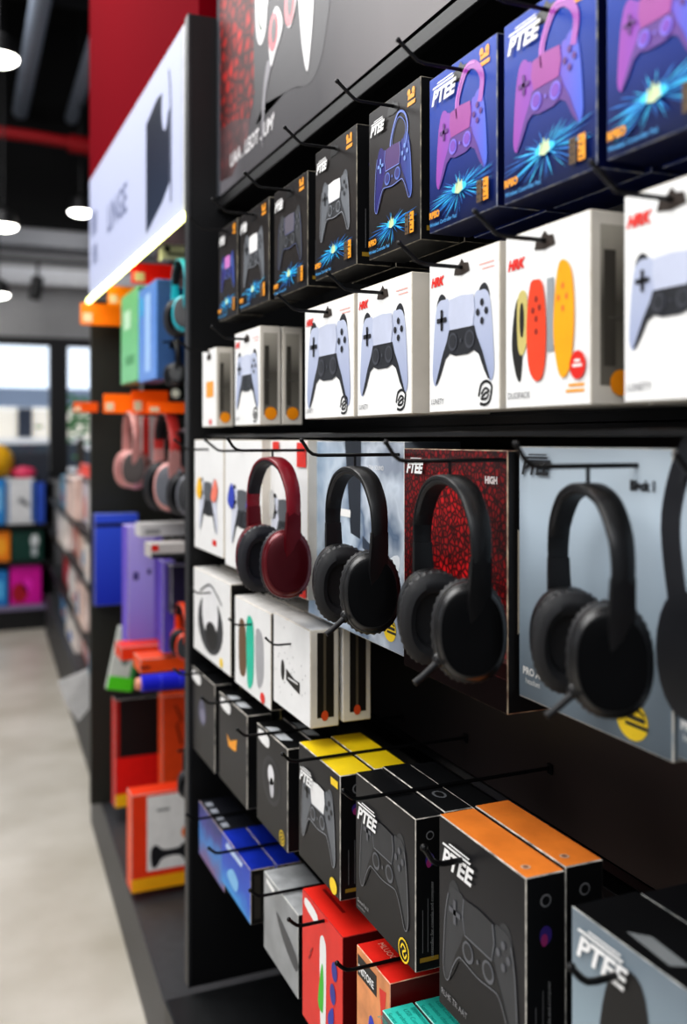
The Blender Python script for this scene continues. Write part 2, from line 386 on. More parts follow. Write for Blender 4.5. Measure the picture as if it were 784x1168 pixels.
# --- second row: white controller cartons
def sidewindow(r, w, h, d, dark=(120, 116, 108), dot=(240, 150, 20)):
    a = Art(); a.rect(d*.16, h*.10, d*.84, h*.93, grad([(0, dark), (.5, tuple(int(v*.75) for v in dark)), (1, (196, 190, 178))], 2, 0, h*1.05, rough=.15), 1)
    a.rect(d*.22, h*.2, d*.42, h*.8, mat(tuple(int(v*.6) for v in dark), .2), 2); a.line([(d*.3, h*.45), (d*.6, h*.45)], .0012, mat((90, 88, 84)), 3)
    a.build('side_window', r, 'right', w, h)
    if dot:
        a = Art(); a.oval(d*.5, h*.115, min(.011, d*.3), min(.011, d*.3), mat(dot, .4), 4); a.build('round_sticker', r, 'right', w, h)
def swirl(r, x, z, s, m):
    a = Art(x, z, s)
    a.line([(-.5, -.1), (-.3, .38), (.15, .5), (.5, .3), (.45, .0)], .12, m, 2, 5)
    a.line([(.5, .1), (.35, -.3), (0, -.45), (-.4, -.4)], .12, m, 2, 5)
    a.line([(-.3, -.02), (.0, .22), (.3, .1), (0, .0), (-.3, -.2), (.1, -.2), (.28, -.02)], .10, m, 2, 4)
    a.build('swirl_emblem', r)
def look_white(kind='pad', window=False, dot=(240, 150, 20)):
    def f(r, w, h, d):
        carton(r, w, d, h, mat((238, 238, 237), .45, var=.015), SIDE_SHADE, mat((222, 216, 204), .6), worn((236, 234, 230), (190, 176, 150), .36))
        hangslot(r, w, h)
        if kind == 'pad':
            a = Art(0, h*.475, w*.86); pad(a, PW); a.build('controller_picture', r)
            text('HRK', .013, RED, r, 'brand_logo', -w*.46, h*.84, shear=.3, bold=.0007, layer=3)
            swirl(r, w*.32, h*.10, .024, INK); text('LUNETY', .0085, mat((120, 120, 124)), r, 'title_print', -w*.46, h*.055, layer=3, sx=.9)
            a = Art(); a.rect(w*.24, h*.89, w*.44, h*.897, mat((244, 170, 160)), 2, 0); a.rect(w*.28, h*.86, w*.44, h*.867, mat((244, 170, 160)), 2, 0); a.build('small_print', r)
        elif kind == 'joy':
            a = Art()
            K = mat((38, 36, 34), .4); BE = mat((204, 190, 120), .4); OR = mat((232, 78, 46), .35); YE = mat((248, 170, 28), .35)
            a.poly([(-w*.36, h*.60), (-w*.27, h*.64), (-w*.25, h*.5), (-w*.28, h*.24), (-w*.31, h*.15), (-w*.37, h*.22), (-w*.41, h*.38)], K, 2, 5)
            a.poly([(-w*.33, h*.63), (-w*.22, h*.645), (-w*.21, h*.4), (-w*.27, h*.30), (-w*.33, h*.36)], BE, 3, 4); a.oval(-w*.275, h*.50, w*.028, h*.10, K, 4)
            a.poly([(-w*.17, h*.68), (-w*.10, h*.71), (-w*.02, h*.68), (w*.02, h*.52), (w*.02, h*.30), (-w*.02, h*.17), (-w*.11, h*.15), (-w*.19, h*.24), (-w*.21, h*.46)], OR, 5, 5)
            for dx, dy in ((-.09, .60), (-.13, .54), (-.05, .55), (-.09, .49), (-.09, .42)): a.oval(w*dx, h*dy, w*.018, h*.018, mat((140, 40, 30)), 6, 10)
            a.rect(w*.03, h*.30, w*.11, h*.70, mat((150, 156, 160)), 3)
            a.poly([(w*.16, h*.74), (w*.25, h*.77), (w*.32, h*.68), (w*.34, h*.44), (w*.30, h*.22), (w*.22, h*.15), (w*.15, h*.22), (w*.11, h*.44)], YE, 5, 5)
            for dx, dy in ((.22, .64), (.17, .58), (.26, .58), (.22, .52)): a.oval(w*dx, h*dy, w*.018, h*.018, mat((226, 120, 50)), 6, 10)
            a.build('controller_picture', r)
            text('HRK', .013, RED, r, 'brand_logo', -w*.46, h*.80, shear=.3, bold=.0007, layer=3)
            a = Art(); a.oval(w*.38, h*.21, w*.085, h*.075, RED, 6); a.rect(w*.33, h*.20, w*.43, h*.215, WHITE, 7); a.rect(w*.35, h*.225, w*.41, h*.24, WHITE, 7); a.build('round_badge', r)
            text('DUOPACK', .0085, mat((110, 110, 114)), r, 'title_print', -w*.46, h*.055, layer=3, sx=.9)
            a = Art(); a.rect(w*.27, h*.10, w*.44, h*.115, ORG, 2); a.rect(w*.24, h*.07, w*.44, h*.085, ORG, 2); a.build('small_print', r)
        elif kind == 'yellow':
            a = Art(); a.rect(-w*.2, h*.38, w*.3, h*.58, ORG, 2); a.oval(w*.1, h*.06, .01, .006, RED, 2); a.build('front_print', r)
        if window: sidewindow(r, w, h, d, dot=dot)
    return f
GW = 'white controller cartons in the second row'
rows2 = [
 (348, 404, 'white carton with a white and black gamepad, left of three alike beside the dark gap', look_white(), .188, .05),
 (408, 470, 'white carton with a white and black gamepad and wide beige-shaded side, middle of three alike', look_white(), .190, .05),
 (490, 570, 'white carton with a white and black gamepad, left of the red and yellow controllers carton', look_white(), .190, .055),
 (577, 674, 'white carton picturing red and yellow handheld controllers, with orange dot on its side', look_white('joy', True), .190, .06),
 (712, 830, 'white carton with a large gamepad cut by the right edge of the picture', look_white(), .190, .06)]
for i, (a, b, lab, lk, zt, D) in enumerate(rows2):
    X = .5
    r, w, h = front_box(a, b, X, zt, .028, D, 'controller_box', lab, GW, lk)
    hook((X, r.location.y, H+zt-.014), 'through the '+('left', 'middle', 'third', 'red-and-yellow', 'rightmost')[i]+' white carton in the second row')
    if i in (1, 3):
        q = thing('controller_box', ('plain white carton behind the middle white gamepad carton', 'plain white carton behind the red and yellow controllers carton')[i == 3], 'box', (X+D+.004, r.location.y, H+.028), -math.pi/2)
        look_white('none', i == 3, None)(q, w, h-.003, .05)
for (a, b, lab, kind, D, X) in [(231, 247, 'small white carton with yellow square print, nearest the divider panel in the second row', 'yellow', .034, .5),
                          (268, 297, 'white carton with a tiny gamepad and an open grey side, near the divider panel', 'pad', .036, .5)]:
    r, w, h = front_box(a, b, X, .182+(.006 if a > 250 else -.006), .023, D, 'controller_box', lab, GW, look_white(kind, True))
    hook((X, r.location.y, H+.172), 'holding the '+('yellow-square' if a < 250 else 'tiny gamepad')+' white carton by the divider', out=.04)
    if a > 250:
        q = thing('controller_box', 'white carton with grey side and orange dot behind the tiny gamepad carton', 'box', (X+D+.003, r.location.y, H+.023), -math.pi/2, GW)
        look_white('none', True)(q, w, h, D)

# ------------------------------------------------------------------ headphones
def headphones(loc, rz, s, label, shell, disc, cush, band, mic=True, cat='headphones', group='over-ear headphones hanging in front of the cartons'):
    r = thing('over_ear_headphones', label, cat, loc, rz, group)
    S = lambda p: tuple(v*s for v in p)
    def ring(bm, x, ry, rz_, cz, n=40, pleat=0, cy=0):
        out = []
        for k in range(n):
            t = 2*math.pi*k/n; q = 1+pleat*(k % 2)
            c, sn = math.cos(t), math.sin(t); e = .88
            yy = math.copysign(abs(c)**e, c)*ry*q; zz = math.copysign(abs(sn)**e, sn)*rz_*q
            out.append(bm.verts.new(S((x, yy+cy, cz+zz))))
        return out
    def skin(bm, rs, cap0=False, cap1=False):
        for a, b in zip(rs, rs[1:]):
            n = len(a)
            for k in range(n): bm.faces.new((a[k], a[(k+1) % n], b[(k+1) % n], b[k]))
        if cap0: bm.faces.new(rs[0])
        if cap1: bm.faces.new(rs[-1])
    RY, RZ, CZ = .0365, .050, .051
    for sd in (-1, 1):
        def tilt(bm):
            M = Matrix.Translation(S((sd*.05, 0, CZ))) @ Matrix.Rotation(math.radians(-20 if sd > 0 else -10), 4, 'Z') @ Matrix.Rotation(sd*math.radians(-7), 4, 'Y') @ Matrix.Translation(S((-sd*.05, 0, -CZ)))
            bmesh.ops.transform(bm, matrix=M, verts=bm.verts[:]); bmesh.ops.recalc_face_normals(bm, faces=bm.faces[:])
        bm = bmesh.new()
        skin(bm, [ring(bm, sd*x, RY*q, RZ*q, CZ) for x, q in ((.044, .70), (.046, .93), (.049, 1.0), (.058, 1.0), (.062, .985), (.0635, .94), (.066, .92), (.071, .87), (.0725, .84))], True, True); tilt(bm)
        obj('ear_cup', bm, shell, r, True)
        bm = bmesh.new()
        skin(bm, [ring(bm, sd*x, RY*q, RZ*q, CZ) for x, q in ((.0720, .83), (.0740, .82), (.0745, .78), (.0742, .4))], False, True); tilt(bm)
        obj('face_plate', bm, disc, r, True)
        bm = bmesh.new()
        skin(bm, [ring(bm, sd*x, RY*q, RZ*q, CZ, 72, pl) for x, q, pl in ((.045, .92, 0), (.041, .99, .035), (.036, 1.04, .035), (.030, 1.02, .02), (.025, .90, 0), (.023, .76, 0), (.026, .62, 0), (.034, .56, 0), (.036, .3, 0))], False, True); tilt(bm)
        obj('ear_cushion', bm, cush, r, True)
        # yoke and slider
        bm = bmesh.new()
        prof = [(-.011, .066), (.011, .066), (.011, .0735), (-.011, .0735)]
        rs = []
        for z, wd, x0, x1 in ((.052, .6, .066, .070), (.075, .95, .067, .0725), (.092, 1.0, .0685, .0745), (.108, .95, .070, .0765), (.128, .9, .0715, .0775)):
            rs.append([bm.verts.new(S(p)) for p in ((sd*x0, -.012*wd, z), (sd*x1, -.012*wd, z), (sd*(x1+.001), 0, z), (sd*x1, .012*wd, z), (sd*x0, .012*wd, z), (sd*(x0-.001), 0, z))])
        skin(bm, rs, True, True); bmesh.ops.recalc_face_normals(bm, faces=bm.faces[:]); obj('yoke', bm, shell, r, True)
    # headband: a wide padded strip swept over the arch
    arch = sm([(-.0735, .118), (-.0745, .140), (-.068, .166), (-.048, .190), (-.024, .2005), (0, .2035), (.024, .2005), (.048, .190), (.068, .166), (.0745, .140), (.0735, .118)], 4, False)
    def strip(t0, t1, hw, off0, off1, name, m):
        bm = bmesh.new(); rs = []; N = len(arch)
        for i in range(int(t0*(N-1)), int(t1*(N-1))+1):
            p = arch[i]; a = arch[max(i-1, 0)]; b = arch[min(i+1, N-1)]
            tx, tz = b[0]-a[0], b[1]-a[1]; L = math.hypot(tx, tz); nx, nz = -tz/L, tx/L
            q = i/(N-1); w_ = hw*(.80+.20*math.sin(math.pi*q)); fade = min(1, min(q-t0, t1-q)*12+.35)
            o0, o1 = off0*(fade if off0 < 0 else 1), off1
            pr = [(-w_, o0*.6), (-w_, o1*.6), (-w_*.85, o1), (0, o1*1.15), (w_*.85, o1), (w_, o1*.6), (w_, o0*.6), (w_*.8, o0), (0, o0*1.1), (-w_*.8, o0)]
            rs.append([bm.verts.new(S((p[0]+nx*o, y, p[1]+nz*o))) for y, o in pr])
        skin(bm, rs, True, True); bmesh.ops.recalc_face_normals(bm, faces=bm.faces[:]); return obj(name, bm, m, r, True)
    strip(0, 1, .0125, -.0015, .0035, 'headband', band)
    strip(.14, .86, .0115, -.0065, -.001, 'headband_padding', cush)
    if mic:
        bm = bmesh.new(); tube(bm, [S(p) for p in ((.042, -.030, .022), (.043, -.037, .017), (.044, -.049, .008), (.044, -.058, .002))], [.0045*s, .0036*s, .0034*s, .0036*s], 10)
        m_ = obj('microphone_boom', bm, cush, r, True)
        bm = bmesh.new(); bmesh.ops.create_uvsphere(bm, u_segments=12, v_segments=8, radius=.0075*s, matrix=Matrix.Translation(S((.042, -.030, .023))))
        obj('boom_joint', bm, shell, m_, True)
    return r
HB = mat((20, 20, 22), .36); HD = grad([(0, (8, 8, 9)), (1, (3, 3, 4))], 2, 0, .1, rough=.3, spec=.14); HC = mat((27, 27, 30), .55, bump=.1, scale=200); HN = mat((20, 21, 23), .38)
def hp_place(px, py_bot, hgt_px, X, yaw, *a, **k):
    Y = wy(px, X); d = X*ST+Y*CT
    s = hgt_px*d/1100./.2045
    zb = H-(py_bot-500)*d/1100.
    r = headphones((X, Y, zb), -math.pi/2+math.radians(yaw), s, *a, **k)
    return r, s
W1R = mat((96, 6, 22), .3, metal=.35, var=.1); W1D = mat((72, 4, 16), .28, metal=.5); W1B = mat((120, 10, 30), .36)
hps = [hp_place(311, 677, 154, .462, 5, 'dark red metallic over-ear headphones hanging before the white cartons', W1R, W1D, mat((26, 26, 34), .5), W1B, mic=False),
       hp_place(405, 714, 180, .470, 0, 'black over-ear headset hanging before the silver blue photo carton', HB, HD, HC, HN),
       hp_place(513, 765, 221, .466, -5, 'black over-ear headset hanging before the red snakeskin carton', HB, HD, HC, HN),
       hp_place(671, 801, 247, .490, -14, 'large black over-ear headset hanging before the pale blue-grey carton', HB, HD, HC, HN)]
for (r, s), nm, back in zip(hps, ('dark red headphones', 'headset at the silver carton', 'headset at the red carton', 'headset at the pale grey carton'), (.3, .3, .3, .3)):
    x, y, z = r.location; zt = z+.2045*s
    up = .016 if nm != 'dark red headphones' else .012
    hook((x, y, zt+up), 'above the '+nm.replace('headset at', 'headset on'), out=.055, back=BACKX-x-.004, tip=.018, tipx=.014)
    bm = bmesh.new(); tube(bm, [(x, y, zt+up), (x, y, zt-.004)], .0016, 6); o = obj('hanger_loop', bm, STEEL); tag(o, 'short black hanger joining its hook to the '+nm, 'hanger', 'hangers of the headphones')

# --- headset cartons behind
def pic_headset(r, w, h, m1, m2, x=0, z=.1, s=1.0):
    a = Art(x, z, s)
    a.line([(-.055, .03), (-.062, .09), (-.04, .14), (0, .155), (.04, .14), (.062, .09), (.055, .03)], .018, m1, 2, 6)
    a.oval(-.05, 0, .026, .042, m1, 3); a.oval(.05, 0, .03, .045, m1, 3); a.oval(.052, 0, .02, .034, m2, 4)
    a.build('headset_picture', r)
def yellow_seal(r, x, z, s, m=YEL, k=None):
    k = k or mat((120, 96, 20)); a = Art(x, z, s)
    a.oval(0, 0, .5, .42, m, 2); a.rect(-.5, .02, .42, .12, k, 3); a.rect(-.2, -.12, .5, -.04, k, 3); a.line([(-.3, .22), (.1, .28), (.4, .18)], .06, k, 3)
    a.build('yellow_seal', r)
def look_silver(r, w, h, d):
    fr = grad([(0, (150, 172, 196)), (.3, (196, 210, 224)), (.55, (104, 122, 146)), (.8, (206, 216, 228)), (1, (150, 160, 176))], 0, -w*.6, w*.6, noise=1.6, nscale=11, rough=.25)
    carton(r, w, d, h, fr, mat((150, 160, 170)), mat((210, 214, 218)), worn((190, 200, 210), (240, 240, 236), .45))
    a = Art(); a.poly([(-.02, h), (.035, h), (.032, h*.50), (-.0, h*.52)], mat((44, 52, 62)), 1); a.poly([(.04, h*.52), (w*.42, h*.38), (w*.42, h*.33), (.04, h*.46)], mat((60, 72, 88)), 1, 0)
    a.rect(w*-.12, h*.60, w*.0, h*.64, WHITE, 2)
    a.poly([(w*.20, h*.30), (w*.42, h*.46), (w*.46, h*.40), (w*.28, h*.16)], mat((226, 232, 238)), 1, 4); a.build('front_print', r)
    text('FR2 ART', .017, WHITE, r, 'title_print', -w*.44, h*.19, bold=.0008, layer=3); text('KROLJ', .014, WHITE, r, 'subtitle_print', w*.02, h*.04, bold=.0008, layer=3)
    text('ULTRA SOUND', .008, WHITE, r, 'small_print', w*.16, h*.86, layer=3); yellow_seal(r, w*.38, h*.10, .036, k=INK)
def look_redskin(r, w, h, d):
    carton(r, w, d, h, scales((150, 20, 28), (34, 8, 10), 150, (1, 1, 1), .35, .3), mat((16, 14, 15)), mat((60, 26, 26)), worn((60, 20, 20), (205, 186, 160), .5), .0012)
    a = Art(0, h*.62, 1); a.oval(0, 0, w*.34, h*.30, scales((235, 30, 38), (70, 6, 10), 125, (1, 1, 1), .35, .34), 1, 30); a.build('bright_scale_print', r)
    for z0, z1, al in ((0, .13, 0), (.13, .19, 1)):
        a = Art(); a.rect(-w*.497, h*z0+.001, w*.497, h*z1, grad([(0, (20+al*14, 8, 10)), (1, (24+al*18, 9, 11))], 2, 0, h, rough=.6, spec=.05) , 2); a.build('dark_foot_print', r)
    logo(r, w, h, .020, x=-w*.45, z=h*.885, body='FTEE'); text('HIGH', .010, mat((200, 190, 190)), r, 'small_print', w*.32, h*.87, bold=.0006, layer=3)
    text('Sound gaming', .008, mat((180, 170, 170)), r, 'subtitle_print', -w*.46, h*.13, layer=4)
    a = Art(); a.poly([(.012, h*.30), (d*.5, h*.40), (d*.55, h*.62), (.012, h*.70)], mat((208, 196, 176)), 1); a.build('torn_patch', r, 'right', w, h)
def look_pale(r, w, h, d):
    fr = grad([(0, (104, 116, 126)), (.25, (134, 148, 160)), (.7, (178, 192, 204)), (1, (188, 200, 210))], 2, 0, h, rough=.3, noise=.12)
    carton(r, w, d, h, fr, mat((120, 128, 134)), mat((206, 216, 224)), worn((170, 182, 192), (226, 222, 212), .5), .0012)
    logo(r, w, h, .022, x=-w*.46, z=h*.885, m=mat((40, 42, 46)), body='PTEE'); text('Black 1', .011, mat((40, 42, 46)), r, 'small_print', w*.27, h*.86, bold=.0007, layer=3)
    text('PRO AUDIO', .010, WHITE, r, 'title_print', -w*.46, h*.10, bold=.0004, layer=3); text('headset', .008, WHITE, r, 'subtitle_print', -w*.44, h*.065, layer=3)
    yellow_seal(r, w*.28, h*.085, .040, k=INK)
def look_pale2(r, w, h, d):
    look_pale(r, w, h, d); pic_headset(r, w, h, mat((28, 30, 36)), mat((46, 48, 56)), w*.0, h*.34, 1.2)
GH = 'large headset cartons in the middle row'
for (a, b, X, zt, zb, D, lab, lk) in [
    (352, 461, .53, -.004, -.268, .08, 'silver blue headset carton with a blurred city-like photo print', look_silver),
    (461, 579, .53, -.012, -.278, .08, 'red and black snakeskin printed headset carton', look_redskin),
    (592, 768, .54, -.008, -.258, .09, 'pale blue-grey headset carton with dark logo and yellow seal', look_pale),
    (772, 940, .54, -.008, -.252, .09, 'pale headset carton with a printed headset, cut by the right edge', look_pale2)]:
    front_box(a, b, X, zt, zb, D, 'headset_box', lab, GH, lk)
r = thing('peg_hook', 'black wire peg hook over the pale headset carton at the right edge', 'hook', (.54, wy(850, .54), H-.03), -math.pi/2, 'wire peg hooks')
bm = bmesh.new(); tube(bm, [(0, .25, 0), (0, -.04, 0), (0, -.05, .004), (0, -.065, .02)], .0021); obj('prong', bm, STEEL, r, True)
def look_w4(col, col2, redpatch=False):
    def f(r, w, h, d):
        carton(r, w, d, h, mat((234, 234, 234), .45, var=.02), SIDE_SHADE, mat((226, 222, 216)), worn((236, 234, 230), (190, 176, 150), .36))
        a = Art(0, h*.42, w*.62); pad(a, dict(PW, touch=mat((90, 94, 100)), wing=mat((206, 210, 224)))); a.build('controller_picture', r)
        a = Art(); a.poly([(-w*.40, h*.52), (-w*.30, h*.66), (-w*.20, h*.58), (-w*.26, h*.46)], mat(col), 7, 4); a.poly([(w*.12, h*.50), (w*.25, h*.66), (w*.34, h*.56), (w*.25, h*.46)], mat(col2), 7, 4)
        a.rect(w*.15, h*.08, w*.28, h*.13, RED, 2)
        if redpatch: a.rect(w*.30, h*.83, w*.49, h*.985, RED, 7); a.rect(-w*.25, h*.93, -w*.1, h*.99, RED, 7); a.poly([(w*.1, .002), (w*.49, .002), (w*.49, h*.22), (w*.3, h*.16)], RED, 7)
        a.build('front_print', r)
    return f
for (a, b, lab, lk, zb) in [(222, 255, 'white carton with yellow and pink print, leftmost in the headphone row', look_w4((245, 190, 30), (240, 130, 110)), -.226),
                        (257, 299, 'white carton with blue winged print, left of the red headphones', look_w4((50, 70, 180), (70, 80, 190)), -.235),
                        (301, 351, 'white carton with red corner patches behind the red headphones', look_w4((200, 200, 200), (210, 205, 200), True), -.243)]:
    X = .5 if a < 300 else .515
    r, w, h = front_box(a, b, X, -.003, zb, .06, 'controller_box', lab, 'white cartons left of the headsets', lk)
    if a < 300: hook((X, r.location.y, H-.022), 'through the '+('yellow and pink' if a < 250 else 'blue winged')+' printed white carton', out=.045)

# --- row of white cartons underneath
def look_l(k):
    def f(r, w, h, d):
        sd = SIDE_SHADE if k == 2 else BLACK
        carton(r, w, d, h, mat((232, 232, 232), .45, var=.03), sd, mat((214, 213, 212), .5, var=.15, scale=20), worn((228, 226, 222), (180, 166, 145), .4), .0012)
        a = Art()
        if k == 0:
            a.oval(-w*.02, h*.42, w*.34, h*.34, mat((60, 62, 66)), 1); a.oval(-w*.02, h*.56, w*.22, h*.30, mat((230, 230, 232)), 2); a.oval(w*.02, h*.30, w*.16, h*.16, mat((30, 31, 34)), 3)
            a.line([(-w*.3, h*.75), (0, h*.88), (w*.3, h*.72)], .004, mat((90, 92, 96)), 3, 5); a.oval(w*.28, h*.08, .011, .009, YEL, 3)
        elif k == 1:
            a.poly([(-w*.36, h*.72), (-w*.20, h*.74), (-w*.14, h*.4), (-w*.2, h*.16), (-w*.36, h*.2)], mat((110, 84, 60)), 1, 4)
            a.poly([(-w*.14, h*.78), (w*.04, h*.80), (w*.06, h*.3), (0, h*.10), (-w*.12, h*.12)], mat((40, 190, 160)), 2, 4)
            a.poly([(w*.12, h*.74), (w*.30, h*.70), (w*.32, h*.3), (w*.2, h*.14), (w*.12, h*.3)], mat((168, 168, 172)), 1, 4); a.oval(w*.3, h*.07, .012, .009, RED, 3)
        else:
            for i in range(26): a.oval(random.uniform(-.42, .42)*w, random.uniform(.1, .9)*h, .0012, .0016, mat((150, 150, 152)), 1, 7)
            a.oval(-w*.22, h*.42, .008, .016, INK, 2); a.poly([(-w*.12, h*.46), (w*.10, h*.40), (w*.24, h*.40), (w*.24, h*.28), (w*.08, h*.30), (-w*.12, h*.34)], INK, 2)
            a.rect(-w*.06, h*.385, w*.2, h*.365, mat((220, 220, 220)), 3)
        a.build('front_print', r)
        if k == 2:
            a = Art(); a.rect(d*.24, h*.10, d*.82, h*.97, mat((34, 31, 27), .3), 1); a.line([(d*.5, h*.1), (d*.5, h*.97)], .004, mat((92, 84, 70)), 2); a.build('side_window', r, 'right', w, h)
            a = Art(); a.oval(d*.5, h*.12, .0055, .0075, mat((204, 80, 40)), 3); a.build('round_sticker', r, 'right', w, h)
    return f
GL = 'white cartons in the fourth row beside the divider'
for k, (a, b, X, zt, zb, D, lab) in enumerate([(221, 263, .5, -.268, -.438, .05, 'white carton with a dark ringed picture, nearest the divider under the headphone row'),
                                         (268, 309, .5, -.283, -.440, .05, 'white carton with teal and brown handheld print in the fourth row'),
                                         (312, 354, .5, -.278, -.420, .045, 'white speckled carton with a black camera print and open brown side')]):
    r, w, h = front_box(a, b, X, zt, zb, D, 'accessory_box', lab, GL, look_l(k))
    nb = (1, 1, 1)[k]
    q = thing('accessory_box', 'white carton behind the one with the '+('dark ringed picture', 'teal and brown print', 'black camera print')[k], 'box', (X+D+.006, r.location.y-.001, H+zb+.004), -math.pi/2, GL)
    look_l(k)(q, w, h-.004, D)
    hook((X, r.location.y, H+zt-.035), 'in the '+('dark ringed', 'teal printed', 'speckled')[k]+' white carton', out=.028, tip=.012, tipx=.012, r=.0016)

# --- fifth row: black cartons
def seal_y(r, w, h, y=.07, x=.33, s=.026):
    a = Art(w*x, h*y, s); a.line([(.5*math.cos(t), .5*math.sin(t)) for t in [2*math.pi*i/14 for i in range(14)]], .09, YEL, 2, 0, True)
    a.line([(-.3, 0), (-.1, .25), (.2, .1), (-.1, -.1), (.1, -.3), (.3, -.05)], .1, YEL, 2, 3); a.build('round_seal', r)
def look_d(k):
    def f(r, w, h, d):
        tops = {3: mat((246, 214, 30), .4, var=.08, bump=.3, scale=25), 5: mat((244, 140, 58), .4, var=.14, scale=26)}
        fr = grad([(0, (24, 24, 27)), (.6, (44, 44, 47)), (1, (30, 30, 33))], 2, 0, h, noise=.3)
        carton(r, w, d, h, fr, INK, tops.get(k, mat((24, 25, 27), .3)), worn((40, 40, 42), (216, 210, 200), .52), .0011)
        if k in (0, 1, 2):
            a = Art()
            if k == 0: a.oval(0, h*.55, w*.16, h*.15, mat((92, 92, 112)), 1, 16); a.oval(.004, h*.52, w*.10, h*.08, mat((130, 128, 150)), 2, 12)
            if k == 1: a.poly([(-w*.2, h*.60), (-w*.08, h*.55), (w*.16, h*.64), (w*.13, h*.50), (-w*.0, h*.48), (-w*.14, h*.48)], ORG, 1)
            if k == 2: a.oval(0, h*.54, w*.30, h*.24, mat((56, 56, 60)), 1); a.oval(0, h*.54, w*.24, h*.20, mat((40, 40, 44)), 2); a.oval(0, h*.60, w*.10, h*.10, mat((226, 226, 230)), 3); a.oval(.004, h*.48, w*.07, h*.10, mat((190, 190, 196)), 3)
            a.build('product_picture', r); a = Art(); a.poly([(-w*.42, h*.86), (-w*.1, h*.84), (-w*.08, h*.95), (-w*.40, h*.965)], LOGO, 2, 3); a.build('brand_logo', r)
            if k == 2: seal_y(r, w, h, .09, .34, .022)
            if k: 
                a = Art(); a.rect(-w*.3, d*.1, w*.2, d*.5, mat((200, 204, 208)), 1, .01); a.build('top_label', r, 'top', w, h)
        else:
            a = Art(0, h*(.52 if k != 5 else .44), w*(.80 if k != 5 else .84)); pad(a, PS if k == 3 else PG); a.build('controller_picture', r)
            if k == 3:
                a = Art(); a.oval(w*.36, h*.07, .013, .011, YEL, 3); a.build('yellow_seal', r); a = Art(); a.rect(w*.30, h*.88, w*.46, h*.94, YEL, 2); a.build('yellow_sticker', r)
                logo(r, w, h, .024, z=h-.052)
            elif k == 4:
                logo(r, w, h, .027, z=h-.056); seal_y(r, w, h)
                text('Game Pad II', .007, mat((170, 170, 172)), r, 'title_print', -w*.46, h*.07, layer=3); text('controller', .006, mat((140, 140, 142)), r, 'subtitle_print', -w*.46, h*.035, layer=3)
            else:
                logo(r, w, h, .030, z=h-.050); text('RLHE TR AAT', .009, mat((150, 150, 154)), r, 'title_print', -w*.46, h*.07, layer=3)
            sideart(r, w, h, d)
            t = text('controller for console and computer', .0058, mat((150, 150, 150)), r, 'side_lettering', h*.08, -d*.62, face='front', layer=0)
            t.rotation_euler = (0, -math.pi/2, math.pi/2); t.location = (w/2+.0004, 0, 0)
        if k == 4 and r.location.x > .53 and r.location.x < .545:
            a = Art(); a.oval(w*.2, d*.55, .012, .008, mat((90, 92, 96)), 1); a.oval(w*.2, d*.55, .008, .005, INK, 2); a.build('top_emblem', r, 'top', w, h)
        if k == 5:
            a = Art()
            for xx in (.38,): a.oval(w*xx, d*.3, .005, .005, mat((220, 180, 150)), 1, 12); a.oval(w*xx, d*.3, .0028, .0028, mat((150, 110, 90)), 2, 12)
            a.build('round_tabs', r, 'top', w, h)
    return f
GD = 'black controller cartons in the fifth row'
D5 = [(218, 245, .5, -.478, -.650, .035, 'black carton with a faint violet picture, nearest the divider in the fifth row', 1),
      (250, 282, .5, -.482, -.645, .045, 'black carton with an orange winged mark on its face', 1),
      (293, 328, .5, -.478, -.638, .045, 'black carton with a white bust-like picture in a dark ring', 2),
      (341, 388, .5, -.452, -.620, .050, 'black carton with a yellow lid and a grey gamepad with white touchpad', 2),
      (406, 474, .5, -.430, -.604, .037, 'all black carton with an outlined dark gamepad and small yellow seal', 3),
      (501, 600, .5, -.404, -.606, .0435, 'tall black carton with a wood-orange lid and a big dark gamepad', 2)]
BEH = ['violet-pictured', 'orange winged', 'white-bust', 'yellow-lidded', 'all black gamepad', 'orange-lidded']
ORD = ['first', 'second', 'third']
for k, (a, b, X, zt, zb, D, lab, n) in enumerate(D5):
    r, w, h = front_box(a, b, X, zt, zb, D, 'controller_box', lab, GD, look_d(k))
    for j in range(1, n):
        q = thing('controller_box', '%s carton behind the %s front carton on the same hook' % (ORD[j-1], BEH[k]), 'box', (X+j*(D+.0015), r.location.y+.003*(j % 2)-.0015, H+zb+.002*(j % 2)), -math.pi/2, GD)
        look_d(k)(q, w, h, D)
    z = {0: -.475, 1: -.478, 2: -.474, 3: -.447, 4: -.425, 5: -.425}[k]
    dz = .0035
    if k == 5: hook((X-.001, r.location.y+.03, H+zt-.028), 'in the face of the orange-lidded carton', out=.03, back=.03, tip=.02, tipx=.015, r=.003)
    else: hook((X, r.location.y+(.0 if k < 3 else -.01), H+zt+dz), 'lying across the top of the %s carton' % BEH[k], out=.045, back=BACKX-X-.004, tip=.012, tipx=.012, r=.0024)
a = bmesh.new(); tube(a, [(X+.0265, wy(560, .5), H-.4025), (X+.06, wy(560, .5), H-.4025)], .001); a.free()
# yellow-lidded cartons glimpsed behind the first two black ones
for (xx, pa, pb, zt, lab) in ((.548, 232, 262, -.468, 'yellow-lidded carton deep behind the violet-pictured carton'), (.556, 266, 300, -.470, 'yellow-lidded carton deep behind the orange winged carton')):
    y0, y1 = wy(pa-13, .5), wy(pb-15, .5)
    q = thing('controller_box', lab, 'box', (xx, (y0+y1)/2, H-.62), -math.pi/2, 'yellow-lidded cartons at the back of the fifth row'); carton(q, y0-y1, .11, H+zt-(H-.62), INK, INK, mat((240, 200, 30), .4), worn((60, 50, 20), (220, 200, 120), .5))
